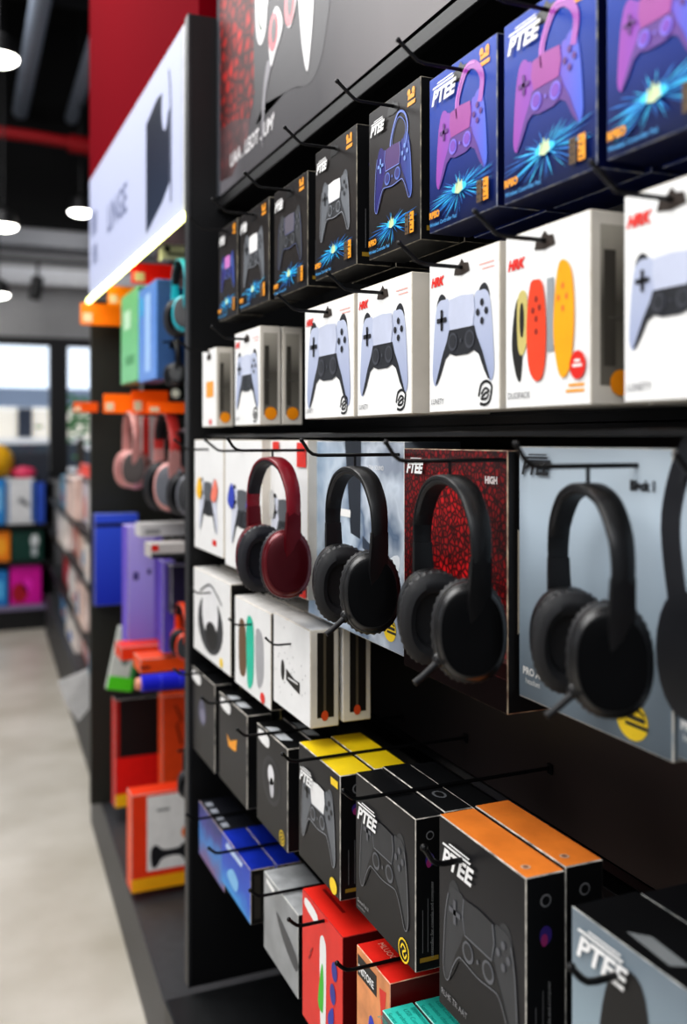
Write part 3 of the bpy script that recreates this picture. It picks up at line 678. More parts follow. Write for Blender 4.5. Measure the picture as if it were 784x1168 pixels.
# grey-blue headset carton at the lower right
def look_low(r, w, h, d):
    fr = grad([(0, (124, 142, 154)), (.5, (158, 176, 186)), (1, (120, 132, 142))], 2, 0, h, noise=.3)
    carton(r, w, d, h, fr, mat((100, 116, 126)), mat((22, 23, 25), .3), worn((70, 76, 80), (180, 180, 176), .5))
    a = Art(); a.poly([(-w*.34, 0.001), (-w*.30, h*.6), (-w*.22, h*.86), (-w*.10, h*.93), (w*.02, h*.88), (w*.06, h*.6), (w*.05, .001)], mat((20, 20, 23)), 2, 4)
    a.poly([(-w*.22, h*.1), (-w*.2, h*.5), (-w*.13, h*.7), (-w*.07, h*.5), (-w*.08, h*.1)], mat((42, 43, 48)), 3, 4)
    for z_ in (.2, .28, .36): a.oval(-w*.22, h*z_, .006, .006, mat((96, 98, 104)), 4, 12)
    a.build('console_picture', r); logo(r, w, h, .030, z=h-.038, body='PTEE')
    a = Art(); a.poly([(-w*.2, d*.2), (w*.1, d*.15), (w*.14, d*.35), (-w*.12, d*.4)], mat((130, 134, 136)), 1, 0); a.rect(w*.30, d*.02, w*.48, d*.3, YEL, 1); a.build('top_print', r, 'top', w, h)
r, w, h = front_box(652, 835, .505, -.402, -.66, .07, 'console_box', 'grey-blue carton with black lid and a dark upright console picture, at lower right', None, look_low)
hook((.504, wy(700, .5), H-.43), 'in the face of the grey-blue console carton', out=.03, back=.03, tip=.016, tipx=.015, r=.003)
q = thing('console_box', 'black-lidded carton behind the grey-blue console carton', 'box', (.505+.074, r.location.y, H-.66), -math.pi/2); carton(q, w, .07, .255, mat((90, 100, 108)), mat((60, 66, 70)), mat((26, 27, 30), .3), worn((70, 76, 80), (180, 180, 176), .5))

# --- bottom row
def look_b(k):
    def f(r, w, h, d):
        if k == 0:
            carton(r, w, d, h, grad([(0, (120, 90, 140)), (.4, (60, 130, 200)), (.7, (70, 70, 150)), (1, (40, 50, 120))], 2, 0, h, noise=.9, nscale=25), INK, mat((24, 26, 34)), worn((60, 60, 90), (200, 180, 170), .5))
            a = Art(); [a.rect(-w*.4+i*w*.2, d*.1, -w*.28+i*w*.2, d*.3, mat((160, 165, 175)), 1) for i in range(4)]; a.build('top_print', r, 'top', w, h)
        elif k == 1:
            carton(r, w, d, h, grad([(0, (50, 150, 220)), (.4, (40, 90, 200)), (1, (30, 60, 180))], 2, 0, h, noise=.6, nscale=22), mat((26, 24, 22)), mat((24, 52, 170), .35, var=.3, scale=15), worn((60, 70, 120), (214, 196, 160), .5))
            a = Art(); a.poly([(-w*.3, h*.3), (-w*.1, h*.55), (w*.1, h*.45), (w*.0, h*.2)], mat((130, 190, 235)), 1, 4); a.poly([(-w*.35, h*.8), (w*.2, h*.82), (w*.25, h*.93), (-w*.3, h*.93)], mat((190, 210, 240)), 1); a.build('front_print', r)
            a = Art(); a.rect(d*.15, h*.1, d*.4, h*.9, mat((60, 56, 50)), 1); a.rect(d*.5, h*.1, d*.6, h*.9, mat((44, 40, 36)), 1); a.build('side_print', r, 'right', w, h)
        elif k == 2:
            carton(r, w, d, h, mat((150, 153, 156), .4, var=.25, scale=14), INK, mat((168, 170, 172), .5, var=.25, scale=30, bump=.4), worn((150, 150, 150), (210, 210, 205), .5))
            a = Art(); a.poly([(-w*.1, h*.7), (w*.45, h*.5), (w*.45, h*.3), (w*.1, h*.45)], mat((74, 76, 80)), 1, 4); a.poly([(-w*.4, h*.9), (-w*.15, h*.86), (-w*.15, h*.94), (-w*.4, h*.96)], WHITE, 2); a.build('front_print', r)
        elif k == 3:
            carton(r, w, d, h, mat((226, 40, 30), .4, var=.06), mat((92, 10, 12), .4), mat((232, 48, 36), .4, var=.12, scale=10), worn((206, 36, 28), (120, 20, 16), .4))
            a = Art(); a.poly([(-w*.02, h*.10), (-w*.04, h*.7), (0, h*.82), (w*.08, h*.82), (w*.12, h*.7), (w*.10, h*.1), (w*.04, h*.04)], WHITE, 1, 4)
            a.poly([(-w*.08, h*.30), (w*.02, h*.62), (w*.06, h*.5), (w*.05, h*.30), (w*.02, h*.25)], mat((70, 190, 50)), 2, 3)
            a.oval(w*.32, h*.68, .010, .013, mat((50, 56, 150)), 2); a.oval(w*.28, h*.50, .010, .014, mat((50, 56, 150)), 2); a.poly([(w*.17, h*.30), (w*.28, h*.40), (w*.30, h*.30), (w*.2, h*.22)], mat((40, 60, 170)), 2, 4)
            a.poly([(-w*.42, h*.90), (-w*.12, h*.86), (-w*.10, h*.94), (-w*.38, h*.97)], WHITE, 2, 3); a.line([(-w*.28, h*.58), (-w*.22, h*.64)], .003, mat((150, 20, 20)), 2); a.line([(-w*.32, h*.52), (-w*.26, h*.58)], .003, mat((150, 20, 20)), 2)
            a.build('front_print', r)
            a = Art(); a.rect(-w*.4, d*.3, w*.1, d*.36, mat((150, 20, 18)), 1); a.build('top_print', r, 'top', w, h)
        elif k == 4:
            carton(r, w, d, h, mat((226, 150, 96), .4, var=.3, scale=22), mat((110, 14, 14)), mat((226, 44, 34), .4, var=.1), worn((200, 60, 40), (240, 210, 180), .5))
            a = Art(); a.rect(-w*.46, h*.82, w*.12, h*.95, INK, 1); a.build('name_plate', r)
            text('INSTORE', .013, LOGO, r, 'name_lettering', -w*.43, h*.85, layer=3, bold=.0005, sx=.9)
            a = Art(); a.poly([(-w*.1, h*.3), (-w*.12, h*.6), (w*.0, h*.66), (w*.2, h*.5), (w*.3, h*.2), (w*.1, h*.1)], mat((40, 60, 190)), 1, 3); a.poly([(w*.2, h*.9), (w*.3, h*.6), (w*.4, h*.92)], RED, 1); a.poly([(w*.22, h*.3), (w*.42, h*.35), (w*.40, h*.1), (w*.25, h*.1)], RED, 2, 3); a.build('front_print', r)
            text('MLUOO', .012, mat((250, 180, 160)), r, 'top_lettering', -w*.4, d*.25, face='top', h=h, layer=1)
        else:
            carton(r, w, d, h, mat((90, 96, 94), .4, var=.1), INK, mat((60, 206, 190), .4, var=.15, scale=14), worn((70, 190, 176), (200, 235, 225), .5))
            logo(r, w, h, .024); 
            for j in range(5): text(('Ergonomic', 'USB Compatible', 'wireless charge', 'Series two', 'game')[j], .0085, mat((30, 150, 140)), r, 'top_lettering', -w*.42, d*.82-j*.0105, face='top', h=h, layer=1)
    return f
GB = 'cartons of the bottom row'
B = [(227, 256, .505, -.750, -.860, .07, 'violet and blue carton with dark lid, nearest the divider in the bottom row', 1),
     (253, 286, .500, -.742, -.836, .045, 'royal blue carton with brown side panel in the bottom row', 2),
     (301, 340, .500, -.712, -.838, .07, 'grey carton with dark smear print, left of the red carton', 1),
     (345, 391, .500, -.664, -.850, .085, 'bright red carton with white, green and blue print', 1),
     (407, 445, .500, -.650, -.850, .10, 'orange printed carton with red lid and black name plate', 1),
     (436, 492, .485, -.672, -.850, .040, 'carton with turquoise lettered lid at the bottom edge of the picture', 2)]
for k, (a, b, X, zt, zb, D, lab, n) in enumerate(B):
    r, w, h = front_box(a, b, X, zt, zb, D, 'game_box', lab, GB, look_b(k))
    for j in range(1, n):
        q = thing('game_box', 'carton right behind the '+('royal blue' if k == 1 else 'turquoise-lidded')+' front carton', 'box', (X+j*(D+.002), r.location.y-.002, H+zb+.001), -math.pi/2, GB); look_b(k)(q, w, h, D)
    if k < 5: hook((X, r.location.y-.01, H+zt+.004-(.012 if k in (3,) else 0)), 'over the '+('violet and blue', 'royal blue', 'grey smeared', 'bright red', 'red-lidded orange')[k]+' bottom carton', out=.04, back=BACKX-X-.004, tip=.012, tipx=.012, r=.0024)

# ------------------------------------------------------------------ display fixtures
DK = 2.0
f = thing('display_gondola', 'black wall display unit holding the rows of hanging cartons', 'shelving', (.8, 1.0, 0))
def fpart(name, a, b, m, par=f, bev=.001):
    bm = box(a, b, bev); o = obj(name, bm, m, par)
    o.matrix_parent_inverse = Matrix.Translation(par.location).inverted(); return o
BROWN = grad([(0, (60, 52, 50)), (.5, (78, 64, 60)), (1, (34, 31, 31))], 1, -.2, 1.4, rough=.4)
fpart('back_panel', (BACKX, .1, .1), (BACKX+.02, DK, 2.0), FIX)
fpart('middle_board', (.735, .1, 1.0), (.755, DK-.001, 1.50), BROWN)
fpart('divider_panel', (.4995, DK, .34), (BACKX+.02, DK+.03, 2.397), FIX)
fpart('divider_edge', (.493, DK-.001, .34), (.4995, DK+.031, 2.397), FIXG)
for z in (.62, .70, .93, .965, 1.505, 1.52, 1.70, 1.715, 1.90, 1.93):
    fpart('hook_rail', (.765, .1, z), (.7995, DK-.001, z+.014), STEEL)
fpart('shelf_strip', (.53, .1, 1.5015), (.79, DK-.001, 1.508), mat((26, 26, 28), .4))
fpart('plinth', (.438, .1, .0), (.82, DK-.02, .34), mat((26, 27, 29), .4, var=.15), bev=.004)
# header light box with poster
hd = thing('header_light_box', 'grey and red framed header poster of a white gamepad above the cartons', 'light box', (.56, 1.0, 1.995))
def hpart(name, a, b, m, bev=.001): return fpart(name, a, b, m, hd, bev)
hpart('casing', (.566, .1, 1.995), (.82, DK-.001, 3.3), FIX)
pf = hpart('frame', (.555, .1, 1.985), (.5675, DK-.001, 2.006), mat((20, 20, 22), .5))
hpart('frame', (.555, DK-.022, 2.0125), (.5675, DK-.001, 3.3), mat((70, 73, 80), .5))
GREY = grad([(0, (120, 118, 124)), (.12, (74, 72, 76)), (.45, (66, 64, 68)), (.62, (112, 108, 110)), (1, (140, 136, 136))], 0, -.0, 1.3, rough=.5, noise=.1, nscale=3)
po = thing('dummy', '', ''); bpy.data.objects.remove(po)
pr = bpy.data.objects.new('poster', None)
a = Art(); W_ = DK-.022-.1
a.rect(0, 0, W_, 1.28, GREY, 1)
SCL = scales((214, 34, 30), (64, 26, 28), 30, (1, 1, 1.2), .6, .4)
a.poly([(0, .14), (.10, .13), (.21, .10), (.235, .14), (.235, 1.28), (0, 1.28)], SCL, 2)
a.poly([(0, .03), (.09, .02), (.19, .07), (.21, .10), (.10, .13), (0, .14)], scales((128, 70, 72), (84, 60, 64), 30, (1, 1, 1.2), .6, .4), 2)
CW = mat((216, 214, 216), .4); CS = mat((128, 126, 132), .4); RR = mat((196, 84, 94), .4); DKG = mat((50, 44, 48), .4)
a.poly([(.235, .16), (.29, .10), (.44, .08), (.54, .06), (.60, .12), (.62, .30), (.60, 1.2), (.235, 1.2)], mat((56, 54, 58), .5), 2, 4)
a.poly([(.245, .34), (.25, .25), (.275, .215), (.305, .23), (.32, .28), (.36, .31), (.45, .33), (.47, .6), (.25, .6)], CW, 4, 5)
a.poly([(.455, .30), (.475, .22), (.495, .13), (.517, .082), (.532, .11), (.548, .19), (.553, .34), (.53, .6), (.46, .6)], CW, 4, 5)
a.poly([(.335, .155), (.36, .17), (.398, .20), (.39, .23), (.36, .25), (.325, .22)], CW, 5, 4); a.poly([(.42, .20), (.44, .185), (.468, .215), (.47, .26), (.43, .25)], CW, 5, 4)
a.oval(.350, .210, .026, .034, RR, 6); a.oval(.353, .212, .013, .022, DKG, 7)
a.oval(.436, .228, .027, .040, RR, 6); a.oval(.438, .230, .013, .026, DKG, 7)
a.line([(.262, .31), (.268, .26), (.285, .24)], .006, mat((70, 90, 74)), 6, 4); a.line([(.33, .36), (.345, .30), (.37, .34), (.39, .31)], .006, mat((70, 74, 74)), 6, 4)
a.poly([(.335, .155), (.31, .12), (.295, .06), (.288, .02), (.283, .08), (.293, .13), (.315, .17)], CS, 5, 3)
o = a.build('poster_print', hd); o.location = (.0, DK-.022-1.0, .0175); o.rotation_euler = (0, 0, -math.pi/2); o.location.x = -.003
t = text('UAA . LEOT . UM\'', .036, mat((206, 204, 206)), hd, 'poster_lettering', .075, .040, shear=.1, bold=.0015, layer=4); t.location = (-.003, DK-.022-1.0, .0175); t.rotation_euler = (0, 0, -math.pi/2)

# left bay behind the divider
g = thing('display_gondola', 'black wall display bay under the lit white sign, beyond the divider', 'shelving', (.8, 2.8, 0))
fpart('back_panel', (BACKX, DK+.031, .2), (BACKX+.02, 3.5, 2.0), FIX, g)
fpart('end_panel', (.512, 3.5, .2), (BACKX+.02, 3.53, 1.99), mat((40, 41, 36), .5), g)
bm = bmesh.new()
P4 = [(.480, 2.0), (.565, 3.87), (.82, 3.87), (.82, 2.0)]
lo = [bm.verts.new((x, y, 0)) for x, y in P4]; hi = [bm.verts.new((x, y, .2)) for x, y in P4]
bm.faces.new(hi)
for i in range(4): bm.faces.new((lo[i], lo[(i+1) % 4], hi[(i+1) % 4], hi[i]))
bmesh.ops.recalc_face_normals(bm, faces=bm.faces[:]); bmesh.ops.bevel(bm, geom=[e for e in bm.edges], offset=.004, segments=2, affect='EDGES')
o = obj('plinth', bm, mat((62, 63, 66), .45, var=.12), g); o.matrix_parent_inverse = Matrix.Translation(g.location).inverted()
for z in (.85, 1.05, 1.5, 1.62): fpart('hook_rail', (.76, DK+.031, z), (.7995, 3.499, z+.02), STEEL, g)
# lit sign
SG = thing('illuminated_sign', 'white lit sign panel with a dark console picture above the far bay', 'sign', (.50, 2.7, 2.0))
fpart('sign_box', (.5005, 2.04, 1.988), (.52, 3.455, 2.402), mat((200, 202, 208), .5), SG)
y0 = 3.45
a = Art(); a.rect(0, 0, 1.37, .406, mat((158, 164, 190), .6, emit=.40, var=.01), 1)
DC = grad([(0, (44, 54, 74)), (1, (22, 30, 46))], 2, .05, .35, emit=.1)
a.poly([(.98, .03), (1.17, .07), (1.25, .10), (1.25, .27), (1.20, .25), (1.17, .33), (1.11, .335), (.98, .31)], DC, 2)
a.oval(1.20, .29, .035, .058, mat((158, 164, 190), .6, emit=.40, var=.01), 3); a.line([(1.24, .36), (1.26, .28), (1.26, .05)], .012, mat((60, 70, 92)), 3, 4)
o = a.build('sign_face', SG); o.location = (0, y0-2.7, -.008); o.rotation_euler = (0, 0, -math.pi/2)
for (b_, s_, x_, z_) in (('B8', .11, .05, .20), ('8B', .09, .08, .10), ('LINGE', .12, .38, .15)):
    t = text(b_, s_, mat((96, 104, 136), emit=.2), SG, 'sign_lettering', x_, z_, bold=.002, layer=3); t.location = (0, y0-2.7, -.008); t.rotation_euler = (0, 0, -math.pi/2)
fpart('lit_strip', (.490, 2.04, 1.972), (.502, 3.455, 1.987), mat((255, 255, 170), .5, emit=5, var=.01), SG)
fpart('side_trim', (.4975, 2.034, 1.988), (.522, 2.0395, 2.402), mat((150, 152, 160), .4), SG)

# ------------------------------------------------------------------ goods in the far bay
def fbox(x0, y0, x1, y1, Y, col, name, label, cat='box', d=.05, group=None, art=None, top=None, side=None, tilt=0):
    A = at(x0, y1, Y); Bp = at(x1, y1, Y); T = at((x0+x1)/2, y0, Y)
    zb = (A.z+Bp.z)/2; w = Bp.x-A.x; h = T.z-zb
    r = thing(name, label, cat, ((A.x+Bp.x)/2, Y, zb), 0, group)
    m = col if not isinstance(col, tuple) else mat(col, .4)
    carton(r, w, d, h, m, side or m, top or m, worn(tuple((120, 120, 120)), (200, 200, 195), .5), .0012)
    if art:
        a = Art(); art(a, w, h); a.build('front_print', r)
    if tilt: r.rotation_euler = (0, tilt, 0)
    return r
def flag(x0, y0, x1, y1, Y, col, label):
    A = at(x0, y1, Y); Bp = at(x1, y0, Y); w = Bp.x-A.x; h = Bp.z-A.z
    r = thing('price_flag', label, 'price tag', (A.x, Y, A.z), 0, 'price flags in the far bay')
    bm = box((0, 0, 0), (w, .004, h), .001); obj('plate', bm, mat(col, .35, emit=.25), r)
    bm = box((w*.06, -.0015, h*.12), (w*.28, -.0002, h*.55)); obj('paper_slip', bm, mat((250, 226, 190), .5), r)
    bm = bmesh.new(); tube(bm, [(w*.2, .006, h*.5), (.8-A.x-.002, .006, h*.5)], .003, 6); obj('hook_wire', bm, STEEL, r, True)
flag(92, 348, 138, 370, 3.36, (255, 128, 10), 'orange price flag sticking out furthest left under the lit sign')
flag(123, 328, 162, 348, 3.06, (255, 140, 10), 'orange price flag, second from the left under the lit sign')
flag(150, 303, 203, 323, 2.74, (226, 28, 20), 'red price flag under the lit sign')
flag(84, 459, 112, 470, 3.40, (220, 84, 14), 'small orange price flag at the far panel edge')
flag(118, 450, 160, 471, 3.16, (255, 112, 10), 'orange price flag above the pink headphones')
flag(150, 446, 192, 472, 2.90, (252, 92, 10), 'orange price flag, middle of the lower flags')
flag(168, 459, 216, 471, 2.60, (255, 100, 12), 'long orange price flag beside the divider')
def hbox(px0, px1, X, ytop, ybot, dpth, col, lab, name='accessory_box', art=None, shade=None):
    yy0, yy1 = wy(px0, X), wy(px1, X); ym = (yy0+yy1)/2; d = X*ST+ym*CT
    zt, zb = H+(500-ytop)*d/1100, H+(500-ybot)*d/1100
    r = thing(name, lab, 'box', (X, ym, zb), -math.pi/2, 'coloured packs in the far bay')
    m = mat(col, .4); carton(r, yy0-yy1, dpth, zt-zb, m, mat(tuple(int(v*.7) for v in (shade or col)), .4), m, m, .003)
    if art: a = Art(); art(a, yy0-yy1, zt-zb); a.build('front_print', r)
    return r
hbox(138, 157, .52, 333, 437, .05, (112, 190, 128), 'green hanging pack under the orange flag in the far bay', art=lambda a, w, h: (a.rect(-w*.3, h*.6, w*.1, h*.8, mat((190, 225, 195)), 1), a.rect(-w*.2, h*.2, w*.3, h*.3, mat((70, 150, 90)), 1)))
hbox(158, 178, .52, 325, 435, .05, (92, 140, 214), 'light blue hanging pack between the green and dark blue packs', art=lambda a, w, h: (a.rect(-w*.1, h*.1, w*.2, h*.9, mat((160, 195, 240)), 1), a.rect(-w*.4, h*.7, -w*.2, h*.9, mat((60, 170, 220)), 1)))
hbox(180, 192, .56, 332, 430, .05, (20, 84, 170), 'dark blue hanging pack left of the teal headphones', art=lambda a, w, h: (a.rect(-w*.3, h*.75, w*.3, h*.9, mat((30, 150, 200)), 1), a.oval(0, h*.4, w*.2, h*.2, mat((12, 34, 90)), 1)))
TEAL = mat((30, 180, 196), .4); DKH = mat((40, 40, 44), .4); ROSE = mat((206, 150, 146), .35, metal=.2); RDH = mat((196, 60, 56), .35); GRH = mat((96, 98, 106), .35); ORH = mat((236, 74, 26), .35)
def hp_far(px, ytop, ybot, X, lab, a, b, c, d_, yaw=0, mic=False):
    r, s = hp_place(px, ybot, ybot-ytop, X, yaw, lab, a, b, c, d_, mic=mic, group='headphones in the far bay')
    x, y, z = r.location; bm = bmesh.new(); z += .198*s
    tube(bm, [(x-.03, y, z-.002), (.798, y, z-.002)], .0028, 6)
    o = obj('display_rod', bm, STEEL); tag(o, 'thin rod carrying the '+lab.split(' over')[0].split(' hanging')[0], 'rod', 'rods of the far bay')
hp_far(207, 297, 382, .53, 'teal headphones hanging under the lit sign beside the divider', TEAL, DKH, DKH, TEAL)
hp_far(199, 388, 440, .56, 'black headphones hanging below the teal ones', DKH, BLACK, DKH, DKH)
hp_far(150, 470, 556, .58, 'rose gold headphones with dark cushions, left of the far bay', ROSE, mat((60, 50, 48)), ROSE, ROSE)
hp_far(190, 470, 582, .60, 'rose and red headphones in the middle of the far bay', ROSE, GRH, DKH, RDH)
hp_far(213, 490, 588, .62, 'grey headphones half hidden by the divider', GRH, DKH, DKH, GRH)
hp_far(208, 688, 750, .60, 'orange-red headphones half hidden by the divider', ORH, DKH, DKH, ORH)
hp_far(217, 852, 913, .56, 'black headphones low beside the divider', DKH, mat((90, 90, 94)), DKH, DKH)
fbox(162, 474, 188, 528, 3.15, (208, 196, 196), 'striped_pack', 'white and red striped pack behind the pink headphones', 'pack', .03, art=lambda a, w, h: (a.rect(-w*.45, 0.001, -w*.2, h*.98, RED, 1), a.rect(w*.2, .001, w*.45, h*.98, RED, 1)))
fbox(163, 437, 216, 456, 3.0, (24, 42, 40), 'storage_case', 'dark green flat case above the lower orange flags', 'case', .06, art=lambda a, w, h: a.oval(w*.2, h*.4, .014, .014, mat((220, 226, 210), emit=.3), 1))
fbox(185, 279, 216, 297, 2.5, (206, 206, 200), 'security_tag', 'white plastic device under the lit sign by the divider', 'tag', .04, art=lambda a, w, h: (a.rect(-w*.3, h*.3, w*.4, h*.5, mat((90, 90, 90)), 1), a.oval(-w*.3, h*.7, .008, .008, DKH, 1)))
fbox(108, 586, 158, 690, 3.40, grad([(0, (40, 56, 180)), (1, (66, 96, 222))], 2, 0, .3), 'headphone_pack', 'big royal blue pack hanging left in the far bay', 'pack', .05, art=lambda a, w, h: a.rect(-w*.48, h*.86, w*.48, h*.90, mat((20, 22, 50)), 1), side=mat((30, 44, 140)))
fbox(146, 600, 186, 745, 2.95, grad([(0, (132, 120, 214)), (1, (190, 178, 244))], 2, 0, .4), 'headphone_pack', 'tall lavender pack beside the royal blue pack', 'pack', .10, side=mat((120, 96, 206)), art=lambda a, w, h: (a.rect(-w*.35, h*.58, -w*.2, h*.64, mat((70, 60, 120)), 1), a.rect(w*.25, h*.1, w*.48, h*.97, mat((120, 98, 210)), 1), a.rect(w*.05, h*.62, w*.15, h*.66, mat((70, 60, 120)), 1)))
fbox(160, 597, 216, 612, 2.80, (208, 206, 206), 'white_pouch', 'white flat pack lying above the lavender pack', 'pack', .08, art=lambda a, w, h: a.rect(-w*.4, h*.2, -w*.1, h*.6, mat((150, 150, 150)), 1))
fbox(172, 620, 216, 636, 2.50, (196, 190, 188), 'white_pouch', 'white flat pack with red corner beside the divider', 'pack', .08, art=lambda a, w, h: (a.rect(-w*.48, h*.5, -w*.3, h*.95, RED, 1), a.rect(-w*.48, .0005, w*.48, h*.3, DKH, 1)))
fbox(186, 640, 200, 745, 2.7, (96, 74, 176), 'slim_pack', 'slim violet pack right of the lavender pack', 'pack', .06)
fbox(196, 645, 216, 700, 2.62, (46, 40, 70), 'slim_pack', 'dark blue pack beside the divider above the orange headphones', 'pack', .06)
fbox(138, 737, 186, 752, 2.86, (232, 64, 22), 'orange_case', 'orange-red flat case below the lavender pack', 'case', .10, art=lambda a, w, h: a.rect(-w*.2, h*.1, w*.3, h*.3, mat((250, 150, 30)), 1))
fbox(160, 750, 216, 766, 2.72, (240, 88, 26), 'orange_case', 'orange flat case just above the blue roll', 'case', .10, art=lambda a, w, h: a.rect(-w*.5, h*.3, -w*.3, h*.5, mat((120, 30, 20)), 1))
fbox(121, 716, 150, 788, 3.20, (206, 212, 204), 'cable_pack', 'white and green pack leaning left in the far bay', 'pack', .03, tilt=math.radians(12), art=lambda a, w, h: (a.rect(-w*.5, .001, w*.5, h*.22, mat((90, 214, 40)), 2), a.oval(0, h*.6, w*.2, h*.2, mat((110, 130, 120)), 1), a.rect(w*.3, h*.2, w*.49, h*.98, mat((60, 150, 80)), 1)))
A = at(160, 780, 2.5); r = thing('blue_roll', 'royal blue cylindrical roll with white cap lying across by the divider', 'roll', tuple(A))
bm = bmesh.new(); tube(bm, [(0, 0, 0), (.004, 0, 0), (.15, 0, 0)], [.018, .022, .022], 20); obj('tube', bm, mat((40, 44, 200), .3), r, True)
bm = bmesh.new(); tube(bm, [(-.012, 0, 0), (0, 0, 0)], [.014, .017], 16); obj('cap', bm, mat((220, 150, 120), .4), r, True)
bm = bmesh.new(); tube(bm, [(.05, 0, -.0), (.052, 0, -.0)], .0224, 20); tube(bm, [(.10, 0, 0), (.102, 0, 0)], .0224, 20); obj('band', bm, mat((90, 94, 230)), r, True)
# boxes standing on the low plinth
def art_console(a, w, h):
    a.rect(-w*.5, .001, w*.5, h*.14, mat((250, 178, 20)), 1); a.rect(-w*.26, h*.20, w*.49, h*.97, mat((232, 230, 228)), 2)
    a.poly([(-w*.18, h*.24), (-w*.20, h*.40), (-w*.12, h*.46), (-w*.0, h*.40), (w*.24, h*.40), (w*.34, h*.44), (w*.4, h*.3), (w*.36, h*.24), (w*.26, h*.32), (0, h*.32), (-w*.10, h*.24)], mat((34, 34, 38)), 3, 3)
    a.rect(-w*.1, h*.80, w*.1, h*.83, mat((150, 150, 150)), 3); a.oval(w*.4, h*.55, .02, .02, mat((236, 120, 50)), 3)
fbox(150, 903, 222, 1013, 2.72, (236, 66, 26), 'console_box', 'orange box with white panel and black gamepad standing on the low plinth', 'box', .07, art=art_console, side=mat((240, 84, 30)))
fbox(131, 796, 186, 918, 3.30, (24, 24, 26), 'console_box', 'black and red box with yellow foot standing at the back of the plinth', 'box', .06, side=mat((214, 30, 24)), art=lambda a, w, h: (a.rect(-w*.49, .001, w*.49, h*.12, mat((250, 190, 20)), 1), a.rect(-w*.49, h*.12, w*.49, h*.46, mat((228, 26, 20)), 1), a.rect(-w*.49, h*.46, -w*.40, h*.99, mat((170, 26, 22)), 1)))
fbox(185, 793, 222, 905, 3.12, (232, 84, 34), 'tall_pack', 'tall orange box leaning behind the orange console box', 'box', .06, art=lambda a, w, h: (a.line([(-w*.1, h*.9), (w*.1, h*.75), (-w*.05, h*.7), (w*.1, h*.5)], .008, mat((150, 50, 20)), 1), a.rect(w*.3, 0.001, w*.36, h*.98, mat((180, 60, 20)), 1)))

# ------------------------------------------------------------------ room
bm = box((-6, -2.5, -.05), (8, 13, 0))
fm, nt, b_ = newmat('polished_concrete')
tc = nt.nodes.new('ShaderNodeTexCoord'); n1 = nt.nodes.new('ShaderNodeTexNoise'); n1.inputs['Scale'].default_value = 2.2; n1.inputs['Detail'].default_value = 7
nt.links.new(tc.outputs['Object'], n1.inputs['Vector'])
r1 = nt.nodes.new('ShaderNodeValToRGB'); r1.color_ramp.elements[0].position = .35; r1.color_ramp.elements[1].position = .68
r1.color_ramp.elements[0].color = lin((178, 171, 158)); r1.color_ramp.elements[1].color = lin((206, 200, 190))
nt.links.new(n1.outputs['Fac'], r1.inputs[0]); nt.links.new(r1.outputs[0], b_.inputs['Base Color']); b_.inputs['Roughness'].default_value = .35
struct('floor', bm, fm)
struct('ceiling', box((-6, -2.5, 5.2), (8, 9.5, 5.3)), mat((8, 8, 9), .8))
struct('wall_right', box((.83, -2.5, 0), (.95, 3.9, 5.2)), mat((60, 10, 18), .6))
struct('trim_1', box((.524, 2.031, 2.41), (.83, 3.62, 5.2)), grad([(0, (110, 4, 22)), (.5, (112, 2, 18)), (1, (84, 0, 12))], 2, 2.2, 4.2, rough=.9, spec=.02))
struct('wall_left', box((-4.2, -2.5, 0), (-4.1, 9.5, 5.2)), mat((180, 180, 182), .7))
# window wall
YB = 9.0
def z_at(py, Y=YB, px=60): return at(px, py, Y).z
zw1, zw0 = z_at(388), z_at(545)
bm = bmesh.new()
bx(bm, (-4.1, YB, zw1), (8, YB+.2, z_at(262)), 0); bx(bm, (-4.1, YB, 0), (8, YB+.2, zw0), 0)
struct('wall_back', bm, mat((150, 150, 152), .7))
bm = bmesh.new(); bx(bm, (-4.1, YB, z_at(262)), (8, YB+.2, 5.2), 0); struct('wall_upper', bm, mat((5, 5, 6), .9))
for i, (za, zb_, c) in enumerate(((285, 268, (150, 152, 158)), (328, 310, (214, 216, 222)))):
    struct('trim_%d' % (i+2), box((-4.1, YB-.14, z_at(za)), (8, YB-.001, z_at(zb_))), mat(c, .6))
FR = mat((16, 16, 18), .5)
bm = bmesh.new()
xm0, xm1 = at(57, 450, YB).x, at(77, 450, YB).x
bx(bm, (xm0, YB-.02, zw0), (xm1, YB+.1, zw1)); bx(bm, (-4.1, YB-.01, zw1-.05), (8, YB+.08, zw1+.02)); bx(bm, (-4.1, YB-.01, zw0), (8, YB+.08, zw0+.05))
bx(bm, (-1.4, YB-.01, zw0), (-1.25, YB+.1, zw1)); bx(bm, (2.9, YB-.01, zw0), (3.05, YB+.1, zw1))
struct('window_1', bm, FR)
gm, nt, b_ = newmat('window_glass'); nt.nodes.remove(b_)
mx = nt.nodes.new('ShaderNodeMixShader'); tr = nt.nodes.new('ShaderNodeBsdfTransparent'); gl = nt.nodes.new('ShaderNodeBsdfGlossy'); gl.inputs['Roughness'].default_value = .02; fr_ = nt.nodes.new('ShaderNodeFresnel'); fr_.inputs[0].default_value = 1.3
nt.links.new(fr_.outputs[0], mx.inputs[0]); nt.links.new(tr.outputs[0], mx.inputs[1]); nt.links.new(gl.outputs[0], mx.inputs[2]); nt.links.new(mx.outputs[0], nt.nodes['Material Output'].inputs[0])
struct('window_2', box((-4.1, YB+.04, zw0), (8, YB+.046, zw1)), gm)
